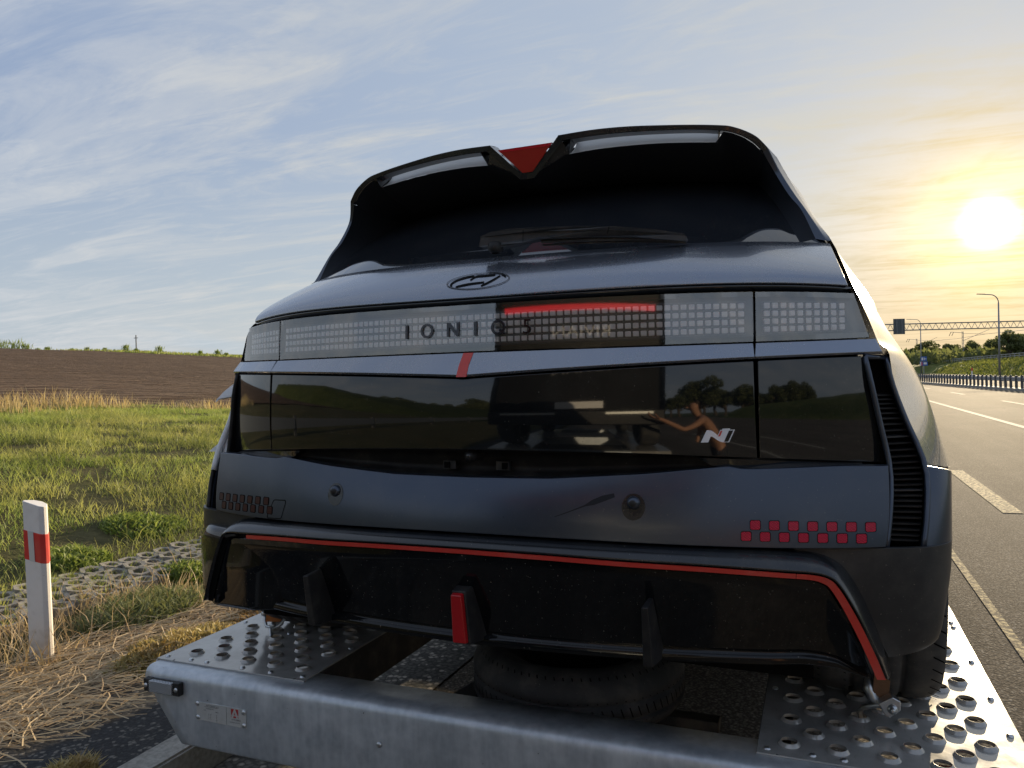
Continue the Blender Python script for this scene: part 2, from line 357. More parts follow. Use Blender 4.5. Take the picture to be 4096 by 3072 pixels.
def sheet(name, X, Y, zf, m, nx, ny, kind='structure', rough=0., rs=1., **kw):
    xs = np.linspace(X[0], X[1], nx+1); ys = np.linspace(Y[0], Y[1], ny+1); V = []
    for y in ys:
        for x in xs: V.append((x, y, float(zf(x, y))+(rough*lump(x, y, rs, 3.3) if rough else 0)))
    F = [(j*(nx+1)+i, j*(nx+1)+i+1, (j+1)*(nx+1)+i+1, (j+1)*(nx+1)+i) for j in range(ny) for i in range(nx)]
    return mk(name, V, F, m, smooth=True, kind=kind, **kw)
sheet('ground', (-2500, 2500), (-2500, 3500), lambda x, y: -1.62 if (x < -150 or x > 60 or y < -150 or y > 350) else -1.9, landm, 100, 120)
sheet('road', (-1.205, 24), (-60, 330), lambda x, y: -1.3, asph, 30, 60)
sheet('path', (-2.15, -1.325), (-40, 120), lambda x, y: -1.182+.006*lump(x, y, 2), asph2, 6, 220)
# verge, bank and field on the left
def bankz(x, y): t = -x; return zl(t, y)+.045*lump(x, y, .7, 1.7)*sm(3.4, 6, t)+.02*lump(x, y, 2.3, 5.1)*sm(2.2, 3, t)-.03*(1-sm(2.0, 2.35, t))
sheet('verge', (-26, -1.95), (-60, 66), bankz, turf, 120, 260)
V = []; nx, ny = 150, 150
for j in range(ny+1):
    Y = -120+300*(j/ny)
    for i in range(nx+1):
        e = te(Y)-.25; t = e+(150-e)*(i/nx)**2.2; x = -t
        fur = .05*math.sin(t*6.0+2.2*lump(x, Y, .15))*(1-i/nx); V.append((x, Y, float(zl(t, Y))+.05+.07*lump(x, Y, .9, 8.)+fur*.6))
mk('ploughed_field', V, [(j*(nx+1)+i, (j+1)*(nx+1)+i, (j+1)*(nx+1)+i+1, j*(nx+1)+i+1) for j in range(ny) for i in range(nx)], fieldm, smooth=True, kind='structure')
# far hills behind the field crest
V = []; n = 60
for i in range(n+1):
    a = i/n; x = -1900+2300*a; y = 1500+300*math.sin(a*3); h = 24+14*lump(x, 0, .0021, 2.)+8*lump(x, 0, .009, 4.)+25*max(0, .6-a); V += [(x, y, -3), (x, y+60, max(h, 4)), (x, y+700, -3)]
mk('hills', V, [f for i in range(n) for f in ((3*i, 3*i+3, 3*i+4, 3*i+1), (3*i+1, 3*i+4, 3*i+5, 3*i+2))], mat('far hills', (.10, .14, .12), .95, 0, 0), smooth=True, kind='structure')
# kerb: bed with single kerb stones
kb = mk('kerb', [(-1.322, -6, -1.28), (-1.215, -6, -1.28), (-1.215, 40, -1.28), (-1.322, 40, -1.28), (-1.322, -6, -1.192), (-1.215, -6, -1.192), (-1.215, 40, -1.192), (-1.322, 40, -1.192)], [(4, 5, 6, 7), (1, 2, 6, 5), (0, 4, 7, 3), (0, 1, 5, 4)], conc, kind='structure')
bm = bmesh.new(); bmesh.ops.create_cube(bm, size=1.)
for v in bm.verts: v.co = Vector((v.co.x*.122, v.co.y*.992, v.co.z*.16))
bmesh.ops.bevel(bm, geom=[e for e in bm.edges], offset=.008, segments=2, affect='EDGES'); kme = bpy.data.meshes.new('kerb_stone'); bm.to_mesh(kme); bm.free(); kme.materials.append(conc)
for k in range(34): inst('kerb_stone', kme, (-1.268+random.uniform(-.003, .003), -4.75+k*1.0, -1.258+random.uniform(-.002, .002)), kb, (random.uniform(-.004, .004), 0, random.uniform(-.004, .004)))
gut = mat('gutter aggregate', (.2, .2, .2), .85, 0, .1, build=asphb((.12, .115, .10), (.18, .17, .15), 48, 1.0))
sheet('gutter', (-1.20, -.80), (-6, 40), lambda x, y: -1.294, gut, 2, 40)
# open-work concrete pavers on the slope behind the path
pv = mk('paving', [(-3.40, -3, -1.13), (-2.72, -3, -1.22), (-2.72, 14, -1.22), (-3.40, 14, -1.13)], [(0, 1, 2, 3)], drym, kind='structure')
PK = .132/.214
def paver():
    V = []; F = []; oc = [(math.cos(rad(60*k+30))*.122*PK, math.sin(rad(60*k+30))*.122*PK) for k in range(6)]; ic = [(math.cos(rad(60*k+30))*.066*PK, math.sin(rad(60*k+30))*.066*PK) for k in range(6)]
    for (a, b) in zip(oc, ic): V += [(a[0], a[1], -.03), (a[0]*.93, a[1]*.93, .028), (b[0], b[1], .026), (b[0]*.9, b[1]*.9, -.03)]
    F = [(4*k+j, 4*((k+1) % 6)+j, 4*((k+1) % 6)+j+1, 4*k+j+1) for k in range(6) for j in range(3)]; return V, F
pvv, pvf = paver(); pme = bpy.data.meshes.new('paver'); setmesh(pme, pvv, pvf); pme.materials.append(concr); PAV = []; rest = MB()
for j in range(150):
    for i in range(4):
        x = -2.90-i*.186*PK; y = -2.4+j*.214*PK+(i % 2)*.107*PK
        lo = .66*(-x+.72)-1.54-.12; hi = 1.10*(-x+.72)-1.54; PAV.append((x, y))
        z = float(zl(-x, y))+.018+random.uniform(-.008, .008); ro = (random.uniform(-.07, .07), math.atan(.13)+random.uniform(-.07, .07), random.uniform(-.07, .07))
        if lo < y < hi and len(pv.children) < 300: inst('paver', pme, (x, y, z), pv, ro)
        else: rest.add([(x+a, y+b, z+c-.13*a) for a, b, c in pvv], pvf)
rest.obj('pavers', concr, pv, kind='stuff')
# road paint
rp_m = mat('road paint', (.62, .60, .54), .8, 0, .009, build=soilb((.48, .45, .38), (.66, .62, .53), 9, 55, .3, .004))
def worn(gg, bs, out):
    p = coords(gg); k = gg.mapr(gg.noise(p, 30, 5, .75), .46, .58); gg.set(bs, 'Base Color', gg.mix(k, (.19, .165, .13), (.70, .58, .34))); bump(gg, bs, gg.noise(p, 85, 2, .6), .5, .005)
rp_w = mat('worn road paint', (.6, .58, .5), .8, 0, .009, build=worn)
def mark(x0, x1, y0, y1, m_, sk=0.):
    n = max(2, int((y1-y0)/1.5)); V = []; 
    for k in range(n+1): y = y0+(y1-y0)*k/n; V += [(x0+sk*(y-y0), y, -1.295), (x1+sk*(y-y0), y, -1.295)]
    return V, [(2*i, 2*i+1, 2*i+3, 2*i+2) for i in range(n)]
V, F = mark(1.53, 1.575, -8, 60, rp_w); mk('lane_marking', V, F, rp_w, kind='structure')
for k in range(6):
    V, F = mark(2.20, 2.36, 6.3+k*12, 9.4+k*12, rp_m); mk('lane_marking', V, F, rp_w if k == 0 else rp_m, kind='structure')
V, F = mark(4.62, 4.77, -10, 200, rp_m); mk('lane_marking', V, F, rp_m, kind='structure')
for k in range(14):
    V, F = mark(7.0, 7.14, -8+k*12, -4+k*12, rp_m); mk('lane_marking', V, F, rp_m, kind='structure')
# embankment on the far side of the carriageway
def emb_z(x, y):
    return float(np.interp(x, [23, 24, 27, 31, 60], [-1.32, -1.2, .35, 1.25, 1.4]))
grassfar = mat('far grass', (.13, .16, .05), .95, 0, .1, build=soilb((.11, .15, .035), (.20, .21, .07), .5, 3, .8, .3))
sheet('embankment', (23, 60), (-40, 330), lambda x, y: emb_z(x, y)+.18*lump(x, y, .5, 6.)*(1 if x > 24.5 else 0), grassfar, 50, 150)
# ------------------------------------------------------------------ vegetation materials
def leafmat(name, c0, c1, trans=.35, extra=None, rs=.55):
    m = bpy.data.materials.new(name); m.use_nodes = True; gg = G(m.node_tree); out = gg.n('ShaderNodeOutputMaterial')
    ge = gg.n('ShaderNodeNewGeometry'); rnd = ge.outputs['Random Per Island']; p = ge.outputs['Position']
    cc = gg.mix(rnd, c0, c1)
    if extra:
        n1 = gg.noise(p, extra[1], 4, .6); cc = gg.mix(gg.mapr(n1, .42, .62, 0, extra[2]), cc, extra[0])
    if extra and len(extra) > 3:
        n2 = gg.noise(p, extra[3]*1.0, 3, .6); cc = gg.mix(gg.mapr(n2, .45, .62, 0, .7), cc, extra[4])
    bs = gg.n('ShaderNodeBsdfPrincipled'); gg.set(bs, 'Base Color', cc); gg.set(bs, 'Roughness', rs); gg.set(bs, 'Specular IOR Level', .3)
    tl_ = gg.n('ShaderNodeBsdfTranslucent'); gg.set(tl_, 0, gg.mix(.5, cc, gg.mix(1.0, cc, (1.0, .95, .45), 'MULTIPLY'))); mx = gg.n('ShaderNodeMixShader'); mx.inputs[0].default_value = trans
    gg.nt.links.new(bs.outputs[0], mx.inputs[1]); gg.nt.links.new(tl_.outputs[0], mx.inputs[2]); gg.nt.links.new(mx.outputs[0], out.inputs[0]); return m
grassm = leafmat('grass blades', (.22, .31, .07), (.42, .48, .16), .5, ((.44, .41, .17), .55, .65, 1.3, (.13, .17, .04)))
strawm = leafmat('dry straw', (.36, .25, .14), (.68, .54, .34), .25)
drystalk = leafmat('dry stalks', (.42, .31, .15), (.62, .50, .28), .4)
mossm = leafmat('drying weed', (.34, .27, .11), (.56, .47, .23), .35, ((.32, .20, .09), 3.0, .6))
rustm = leafmat('rusty weed', (.24, .15, .07), (.42, .28, .13), .35)
weedm = leafmat('weed leaves', (.14, .20, .045), (.28, .34, .10), .45)
treem = leafmat('tree leaves', (.10, .125, .05), (.19, .21, .09), .5)
barkm = mat('bark', (.09, .07, .05), .9, 0, .2)
def blades(P, H, Wd, lean, rg, nseg=2):
    """vectorised blades: P Nx3 base, H height, Wd width -> verts, faces"""
    N = len(P); a = rg.uniform(0, 2*math.pi, N); b = rg.uniform(0, 2*math.pi, N); dx = np.stack([np.cos(a), np.sin(a), np.zeros(N)], 1); lx = np.stack([np.cos(b), np.sin(b), np.zeros(N)], 1)*(lean*rg.uniform(.2, 1.2, N))[:, None]
    up = np.array([0, 0, 1.]); V = np.zeros((N, 5, 3)); w = (Wd/2)[:, None]*dx; h = H[:, None]
    V[:, 0] = P-w; V[:, 1] = P+w; m_ = P+up*h*.55+lx*h*.35; V[:, 2] = m_-w*.75; V[:, 3] = m_+w*.75; V[:, 4] = P+up*h*.95+lx*h
    i = np.arange(N)*5; F = np.concatenate([np.stack([i, i+1, i+3], 1), np.stack([i, i+3, i+2], 1), np.stack([i+2, i+3, i+4], 1)])
    return V.reshape(-1, 3), F
def trimesh(name, V, F, m, parent=None, **kw):
    V = np.asarray(V, float)+(0, 0, ZO); org = ORG[parent.name] if parent is not None else np.array([V[:, 0].mean(), V[:, 1].mean(), V[:, 2].min()])
    me = bpy.data.meshes.new(name); V = V-org; me.vertices.add(len(V)); me.vertices.foreach_set('co', V.astype(np.float32).ravel()); F = np.asarray(F, np.int32)
    me.loops.add(F.size); me.loops.foreach_set('vertex_index', F.ravel()); me.polygons.add(len(F)); me.polygons.foreach_set('loop_start', np.arange(0, F.size, F.shape[1], dtype=np.int32)); me.update(calc_edges=True); me.validate()
    me.materials.append(m); o = bpy.data.objects.new(name, me); COL.objects.link(o); ORG[o.name] = org
    if parent is not None: o.parent = parent
    else: o.location = org
    return tag(o, **kw)
NZ = np.vectorize(lambda x, y, s: mnoise.noise(Vector((x*s, y*s, 1.3))))
def wedge(N, t0, t1, rg, pad=1.6, pw=1.0):
    t = t0+(t1-t0)*rg.uniform(0, 1, N)**pw; lo = .66*(t+.72)-1.54-pad; hi = 1.13*(t+.72)-1.54+pad*1.3; Y = lo+(hi-lo)*rg.uniform(0, 1, N); return -t, Y
# green grass on the bank
x, y = wedge(165000, 3.25, 15.6, rng, 2.0, .8); keep = (-x < te(y)+.5+.8*NZ(x, y, .6)); x, y = x[keep], y[keep]
nn = NZ(x, y, .8); n2 = NZ(x, y, 2.6); k2 = rng.uniform(-.5, .5, len(x)) < n2*1.5+.26+nn*.45; x, y, nn = x[k2], y[k2], nn[k2]
H = rng.uniform(.035, .10, len(x))*(1+.7*np.clip(nn+.25, -.4, 1)); H *= np.where(rng.uniform(0, 1, len(x)) < .03, 2.2, 1); Wd = rng.uniform(.004, .008, len(x))*(1+.04*(-x-4))
P = np.stack([x, y, np.array([bankz(a, b) for a, b in zip(x, y)])-.01], 1); V, F = blades(P, H, Wd, .95, rng)
trimesh('grass', V, F, grassm, kind='stuff', label='short green and yellowing grass covering the bank', cat='grass')
# tall dry stalks along the field edge
ys = rng.uniform(1, 21, 11000); ts = te(ys)+rng.normal(-.35, .75, 11000); c_ = NZ(-ts, ys, .55); k2 = rng.uniform(-.2, .45, 11000) < c_; ys, ts, c_ = ys[k2], ts[k2], c_[k2]
P = np.stack([-ts, ys, zl(ts, ys)], 1); V, F = blades(P, rng.uniform(.12, .42, len(ts))*(.7+1.2*np.clip(c_, 0, .6)), rng.uniform(.010, .020, len(ts)), .5, rng)
trimesh('dry_grass', V, F, drystalk, kind='stuff', label='tall straw-coloured dry grass along the edge of the ploughed field', cat='dry grass')
# grass growing through the pavers
px_, py_ = np.array(PAV).T; sel = rng.integers(0, len(PAV), 26000); wt = NZ(px_, py_, 1.3)[sel]; k2 = rng.uniform(-.5, .35, 26000) < wt; sel = sel[k2]
x = px_[sel]+rng.normal(0, .018, len(sel)); y = py_[sel]+rng.normal(0, .018, len(sel)); P = np.stack([x, y, zl(-x, y)-.01], 1); V, F = blades(P, rng.uniform(.03, .11, len(x)), rng.uniform(.004, .007, len(x)), .9, rng)
trimesh('paver_grass', V, F, grassm, kind='stuff', label='tufts of grass growing through the openings of the concrete pavers', cat='grass')
# straw litter on the path edge
def straws(N, xr, yr, Ls, w0, zf, rg, curl=.8):
    V = np.zeros((N, 8, 3)); x = rg.uniform(*xr, N); y = rg.uniform(*yr, N); a = rg.normal(1.2, .8, N); L = rg.uniform(*Ls, N); z = np.array([zf(p, q) for p, q in zip(x, y)])+rg.uniform(.002, .045, N)*rg.uniform(0, 1, N); cu = rg.normal(0, curl, N); w = rg.uniform(.6, 1.4, N)*w0; tz = rg.normal(0, .10, N)
    p = np.stack([x, y, z], 1)
    for k in range(4):
        d = np.stack([np.cos(a), np.sin(a), tz*(1 if k < 2 else -1)], 1); nrm = np.stack([-np.sin(a), np.cos(a), np.full(N, .35)], 1)*(w/2)[:, None]
        V[:, 2*k] = p-nrm; V[:, 2*k+1] = p+nrm; p = p+d*(L/3)[:, None]; a = a+cu/3; p[:, 2] = np.maximum(p[:, 2], z-.01)
    i = np.arange(N)*8; F = np.concatenate([np.stack([i+2*k, i+2*k+1, i+2*k+3, i+2*k+2], 1) for k in range(3)]); return V.reshape(-1, 3), F
zpath = lambda x, y: -1.178 if x > -2.1 else bankz(x, y)+.01
V1, F1 = straws(7500, (-2.50, -1.92), (-.8, 4.2), (.06, .30), .0036, zpath, rng); V2, F2 = straws(1500, (-2.2, -1.66), (-.4, 3.6), (.05, .26), .0036, zpath, rng)
sel = V2.reshape(-1, 8, 3); d0 = NZ(sel[:, 0, 0], sel[:, 0, 1], 2.2); kk = (d0 > -.05); V2 = sel[kk].reshape(-1, 3); F2 = F2.reshape(3, -1, 4)[:, :kk.sum()].reshape(-1, 4)
i = np.arange(kk.sum())*8; F2 = np.concatenate([np.stack([i+2*k, i+2*k+1, i+2*k+3, i+2*k+2], 1) for k in range(3)])
trimesh('straw', np.concatenate([V1, V2]), np.concatenate([F1, F2+len(V1)]), strawm, kind='stuff', label='matted dry straw lying beside the dark path at the foot of the post', cat='straw')
x = rng.uniform(-2.95, -2.3, 3600); y = rng.uniform(-.6, 4.5, 3600); k2 = rng.uniform(-.3, .35, 3600) < NZ(x, y, 2.); x, y = x[k2], y[k2]; P = np.stack([x, y, [bankz(a, b) for a, b in zip(x, y)]], 1); V, F = blades(P, rng.uniform(.05, .20, len(x)), rng.uniform(.004, .007, len(x)), .9, rng); trimesh('dry_stubble', V, F, strawm, kind='stuff', label='short bleached stubble standing in front of the concrete pavers', cat='stubble')
# cushions of drying weed close to the deck
def cushion(name, label, cx, cy, rx, ry, h, N, m_, lf=.03, grp=None, wd=.010):
    a = rng.uniform(0, 2*math.pi, N); r_ = np.sqrt(rng.uniform(0, 1, N)); x = cx+rx*r_*np.cos(a); y = cy+ry*r_*np.sin(a); z0 = np.array([bankz(p, q) if p < -2.0 else -1.18 for p, q in zip(x, y)]); z = z0+h*np.sqrt(np.clip(1-r_**2, 0, 1))*rng.uniform(.25, 1, N)*(1+.5*NZ(x, y, 9.))
    V, F = blades(np.stack([x, y, z-.01], 1), rng.uniform(.5, 1.4, N)*lf, np.full(N, wd)*rng.uniform(.5, 1.2, N), 1.3, rng); return trimesh(name, V, F, m_, label=label, cat='weed', group=grp)
cushion('weed_cushion', 'rounded cushion of yellow-brown drying weed beside the left corner of the deck', -1.97, 1.02, .22, .36, .075, 6500, mossm, .020)
cushion('weed_cushion', 'rust-brown low weed in the shade just left of the rear bumper', -1.93, 1.80, .30, .55, .07, 7000, rustm, .025)
cushion('weed_cushion', 'small dry brown weed tuft on the path next to the kerb', -1.40, .05, .07, .10, .045, 700, mossm, .03)
cushion('weed_cushion', 'silvery green feathery weed in front of the concrete pavers', -2.52, 1.35, .22, .34, .08, 2600, leafmat('silver weed', (.16, .19, .08), (.28, .30, .15), .35), .06)
for k, (wx, wy, wr, wh, lb) in enumerate(((-3.6, 1.75, .24, .06, 'bright green leafy weed patch above the far end of the pavers'), (-3.35, .72, .24, .09, 'dark green leafy weed at the left edge behind the white post'), (-3.9, 2.6, .3, .06, 'yellow-green leafy weeds beside the left corner of the bumper'), (-2.85, 1.95, .16, .07, 'bright green weed growing over the pavers'))):
    cushion('leafy_weed', lb, wx, wy, wr, wr, wh, 1100, weedm, .04, 'leafy weeds on the bank', .018)
# weeds on the crest of the field
V = []; F = []
def crest_weed(x, y, h, w, n, m_, lb):
    t = -x; z0 = float(zl(t, y)); P = np.stack([x+rng.normal(0, w*.28, n), y+rng.normal(0, w*.28, n), z0+rng.uniform(0, h*.75, n)], 1); Vv, Ff = blades(P, rng.uniform(.25, .5, n)*h, np.full(n, .07), .6, rng)
    trimesh('field_weed', Vv, Ff, m_, label=lb, cat='weed', group='weeds on the crest of the field')
cw = np.array([at_depth(fx, 1405, 88) for fx in (12, 40, 70, 105, 150, 190, 290, 350, 420, 505, 545, 640, 800, 870, 905)])
hs = [1.5, .7, 1.6, 1.1, .6, .7, .5, .6, .5, .9, .5, .9, .6, .8, .5]
CWL = ['tall weed bush at the left frame edge on the field crest', 'small weed next to the leftmost bush on the field crest', 'widest weed bush on the left of the field crest', 'loose weed right of the widest bush on the field crest', 'low weed on the left third of the field crest', 'low weed left of the hill outline on the field crest', 'tiny weed in front of the far hills on the field crest', 'tiny weed left of the dark bush on the field crest', 'low tuft just left of the dark bush on the field crest', 'dark bush left of the utility pole on the field crest', 'small weed at the foot of the utility pole', 'thin upright weed right of the utility pole', 'small weed halfway between pole and car on the field crest', 'upright weed left of the tail lamp on the field crest', 'last low weed beside the car on the field crest']
for (p, h, lb) in zip(cw, hs, CWL): crest_weed(p[0], p[1], h, h*.8, 130, weedm, lb)
xs = np.linspace(0, 1, 5000); a_ = rng.uniform(0, 1, 5000); pl = np.array([at_depth(-100+1150*a, 1405, 84+rng.uniform(0, 8)) for a in a_]); tt = -pl[:, 0]; P = np.stack([pl[:, 0], pl[:, 1], zl(tt, pl[:, 1])], 1); V, F = blades(P, rng.uniform(.12, .42, 5000), np.full(5000, .08), .5, rng); trimesh('crest_grass', V, F, grassm, kind='stuff', label='strip of green grass along the crest of the ploughed field', cat='grass')
# ================================================================== the trailer
DZ = -.80
tr = thing('car_trailer', (0, 2.4, -1.3), 'galvanised car transport trailer with perforated deck plates under the car', 'trailer')
# perforated plate with raised collars
def plate_mesh(w, L, cols, px, y_even, y_odd, x_first, pitch=.12):
    """local plate 0..w by 0..L at z=0; each stamped hole has a raised conical collar"""
    mb = MB(); n = 20; hw = px/2
    for i in range(cols):
        xc = x_first+i*px; y = (y_even if i % 2 == 0 else y_odd); ys = []
        while y < L-.075: ys.append(y); y += pitch
        edges = [0.]+[(a+b)/2 for a, b in zip(ys[:-1], ys[1:])]+[L]
        for yc, ya, yb_ in zip(ys, edges[:-1], edges[1:]):
            V = []; F = []; x0, x1 = xc-hw, xc+hw
            for k in range(n):
                th = 2*math.pi*(k+.5)/n; c, s_ = math.cos(th), math.sin(th)
                t = 1e9
                if abs(c) > 1e-6: t = min(t, hw/abs(c))
                if s_ > 1e-6: t = min(t, (yb_-yc)/s_)
                if s_ < -1e-6: t = min(t, (ya-yc)/s_)
                V.append((xc+c*t, yc+s_*t, 0))
                for r_, z in ((.0232, 0), (.0222, .0012), (.0186, .0068), (.0176, .0076), (.0168, .0074), (.0176, .0056), (.0205, -.0012)): V.append((xc+c*r_, yc+s_*r_, z))
            m_ = 8
            for k in range(n):
                a = k*m_; b = ((k+1) % n)*m_
                for j in range(m_-1): F.append((a+j, b+j, b+j+1, a+j+1))
            base = len(V); V += [(x0, ya, 0), (x1, ya, 0), (x1, yb_, 0), (x0, yb_, 0)]
            # fill cell corners
            for ci, (cx, cy) in enumerate(((x0, ya), (x1, ya), (x1, yb_), (x0, yb_))):
                best = sorted(range(n), key=lambda k: min((V[k*m_][0]-cx)**2+(V[k*m_][1]-cy)**2, 9))
                tgt = math.atan2(cy-yc, cx-xc); ks = sorted(range(n), key=lambda k: abs(math.atan2(math.sin(2*math.pi*(k+.5)/n-tgt), math.cos(2*math.pi*(k+.5)/n-tgt))))[:2]
                k0, k1 = ks
                F.append((k0*m_, base+ci, k1*m_))
            mb.add(V, F)
    xa, xb = x_first-hw, x_first+(cols-1)*px+hw
    for a, b in ((0., xa), (xb, w)): mb.add([(a, 0, 0), (b, 0, 0), (b, L, 0), (a, L, 0)], [(0, 1, 2, 3)])
    for a, b in (((0, 0), (w, 0)), ((w, 0), (w, L)), ((w, L), (0, L)), ((0, L), (0, 0))): mb.add([(a[0], a[1], 0), (b[0], b[1], 0), (b[0], b[1], -.004), (a[0], a[1], -.004)], [(0, 1, 2, 3)])
    bm = bmesh.new(); me = bpy.data.meshes.new('deck_plate'); setmesh(me, mb.v, mb.f); bm.from_mesh(me); bmesh.ops.remove_doubles(bm, verts=bm.verts, dist=.0002); bmesh.ops.recalc_face_normals(bm, faces=bm.faces); bm.to_mesh(me); bm.free()
    me.materials.append(deckm); me.shade_smooth(); me.set_sharp_from_angle(angle=rad(28)); return me
PW, PL = .525, 1.02
pmR = plate_mesh(PW, PL, 9, .0482, .058, .118, .063); pmL = plate_mesh(PW, PL, 9, .0482, .070, .130, .084)
rv, rf = lathe([(.0001, .0045), (.004, .0045), (.0066, .003), (.0078, .0)], 10, (0, 0, 0), 'z'); rme = bpy.data.meshes.new('rivet'); setmesh(rme, rv, rf); rme.materials.append(zinc); rme.shade_smooth()
for s in (1, -1):
    for k in range(5):
        y = .122+k*(PL+.003); x = .585 if s > 0 else -1.10
        pl = inst('deck_plate', pmR if s > 0 else pmL, (x, y, DZ+(.0 if k % 2 == 0 else .0006)), tr)
        if k < 2:
            for rx, ry in [(.02, .022), (.02, .35), (.02, .68), (.02, 1.0), (.505, .022), (.505, .25), (.505, .45), (.505, .7), (.505, 1.0), (.17, .020), (.30, .020), (.40, .018), (.11, .021), (.24, .30)]:
                inst('rivet', rme, (x+rx, y+ry, DZ), pl)
# side rails under the plates
for s in (1, -1):
    for xa, xb in ((.582, .587), (1.098, 1.103)):
        mb = MB(); a, b = sorted((s*xa, s*xb)); mb.box((a, .12, -.93), (b, 5.25, DZ-.005)); mb.obj('side_rail', galv if xa > 1 else darksteel, tr, bevel=.002)
    mb = MB(); a, b = sorted((s*.587, s*.64)); mb.box((a, .13, -.935), (b, 5.25, -.929)); mb.obj('side_rail_flange', darksteel, tr)
    for k in range(6):
        y = .75+k*.85; mb = MB(); a, b = sorted((s*.64, s*1.09)); mb.box((a, y, -.93), (b, y+.05, -.81)); mb.obj('cross_rib', darksteel, tr)
# rear beam: folded sheet with chamfered ends
def beam():
    prof = [(.190, -.8045), (.098, -.8045), (.088, -.806), (.0795, -.8105), (.073, -.818), (.0705, -.828), (.070, -.84), (.070, -1.003), (.0725, -1.0085), (.079, -1.011), (.13, -1.011)]
    V = []; F = []; xs = list(np.linspace(-1, 1, 61)); m_ = len(prof)
    for u in xs:
        for y, z in prof:
            hw = 1.090 if z > -.868 else 1.090-(-.868-z)*(.135/.143); V.append((u*hw, y, z))
    for i in range(len(xs)-1):
        for j in range(m_-1): a = i*m_+j; F.append((a, a+1, a+m_+1, a+m_))
    return V, F
V, F = beam(); bmo = mk('rear_beam', V, F, galv, tr, smooth=True)
md = bmo.modifiers.new('t', 'SOLIDIFY'); md.thickness = .004; md.offset = -1
bv = MB()
for x, z in ((-.31, -.905), (-.375, -.985), (.15, -.90), (.62, -.93), (.12, -.985)): inst('rivet', rme, (x, .069, z), bmo, (rad(90), 0, 0))
# marker lamp
lx0, lx1, lz0, lz1 = -1.078, -.945, -.866, -.831
mb = MB(); mb.box((lx0, .052, lz0-.001), (lx0+.026, .0695, lz1+.001)); mb.box((lx1-.026, .052, lz0-.001), (lx1, .0695, lz1+.001)); mb.box((lx0+.02, .060, lz0), (lx1-.02, .0697, lz1)); ml = mb.obj('marker_lamp', plast, tr, bevel=.003)
def prismb(gg, bs, out):
    p = coords(gg); w = gg.n('ShaderNodeTexWave', bands_direction='DIAGONAL'); gg.set(w, 0, p); w.inputs['Scale'].default_value = 110
    gg.set(bs, 'Base Color', gg.mix(w.outputs[1], (.10, .10, .11), (.55, .57, .60))); bump(gg, bs, w.outputs[1], .4, .002)
prismm = mat('marker lens', (.5, .5, .5), .15, .3, .6, .6, build=prismb)
mb = MB(); mb.box((lx0+.024, .047, lz0+.001), (lx1-.024, .061, lz1-.001)); mb.obj('marker_lens', prismm, ml, bevel=.0025)
for x in (lx0+.009, lx1-.012): inst('screw', rme, (x, .052, -.849), ml, (rad(90), 0, 0), (.85, .85, .85))
# rating plate with its printing
def plt(x, z): return (x, .0692, z)
pX0, pX1, pZ0, pZ1 = -.899, -.726, -.929, -.8785
alu = mat('rating plate', (.55, .55, .53), .38, .35, .5, build=dusty((.58, .58, .56), (.4, .38, .33), .3, 40, .05))
ink = mat('plate ink', (.02, .02, .02), .6); inkr = mat('plate red', (.42, .02, .02), .5)
V, F = extrude2d([(pX0, pZ0+.001), (pX1, pZ0), (pX1, pZ1), (pX0, pZ1)], plt, .001, .0004); rp = mk('rating_plate', V, F, alu, tr)
plt2 = lambda x, z: (x, .0680, z)
ptxt = MB()
def flat_text(s, size, x0, z0, mb, sx=1.):
    cu = bpy.data.curves.new('t', 'FONT'); cu.body = s; cu.size = size; cu.resolution_u = 2
    o = bpy.data.objects.new('t', cu); COL.objects.link(o); bpy.context.view_layer.update()
    me = o.to_mesh(); V = [(x0+v.co.x*sx, .0680, z0+v.co.y) for v in me.vertices]; F = [tuple(p.vertices) for p in me.polygons]; o.to_mesh_clear()
    bpy.data.objects.remove(o, do_unlink=True); bpy.data.curves.remove(cu); mb.add(V, F)
flat_text('AVTOBAN LLC', .0068, -.864, -.8870, ptxt, 1.0)
ptxt.box((-.871, .0678, -.8886), (-.822, .0683, -.8881))
flat_text('EA566EN/97521', .0042, -.865, -.8945, ptxt); flat_text('Y79', .0050, -.874, -.9005, ptxt); flat_text('AB65', .0050, -.832, -.9010, ptxt)
for k, t in enumerate(('0 - 170', '1 - 12', '1 - 13', '1 - 13')): flat_text(t, .0044, -.858, -.9095-k*.0042, ptxt); 
for k in range(5): flat_text('kg', .0042, -.830, -.9095-k*.0042, ptxt)
ptxt.box((-.7935, .0678, -.9275), (-.7928, .0683, -.880))
flat_text('AVTOBAN', .0066, -.776, -.9128, ptxt); flat_text('avtoban.com.ua', .0054, -.782, -.9195, ptxt)
ptxt.obj('plate_printing', ink, rp)
lg = MB(); lx, lz = -.7645, -.9055
for poly in ([(-.0125, .024), (-.0020, .024), (-.0105, .0075), (-.0125, .0075)], [(.0125, .024), (.0020, .024), (.0105, .0075), (.0125, .0075)], [(-.0022, .0075), (.0022, .0075), (0, .016)],
             [(-.0040, .0045), (.0040, .0045), (.0052, 0), (-.0052, 0)], [(-.0125, .0055), (-.0108, .0055), (-.0118, 0), (-.0125, 0)], [(.0125, .0055), (.0108, .0055), (.0118, 0), (.0125, 0)]):
    V, F = extrude2d([(lx+a, lz+b) for a, b in poly], lambda x, z: (x, .0684, z), .0004); lg.add(V, F)
lg.obj('plate_logo', inkr, rp)
for x, z in ((-.8955, -.8835), (-.8945, -.9215), (-.7335, -.886), (-.7335, -.922)): inst('rivet', rme, (x, .0685, z), rp, (rad(90), 0, 0), (.9, .9, .9))
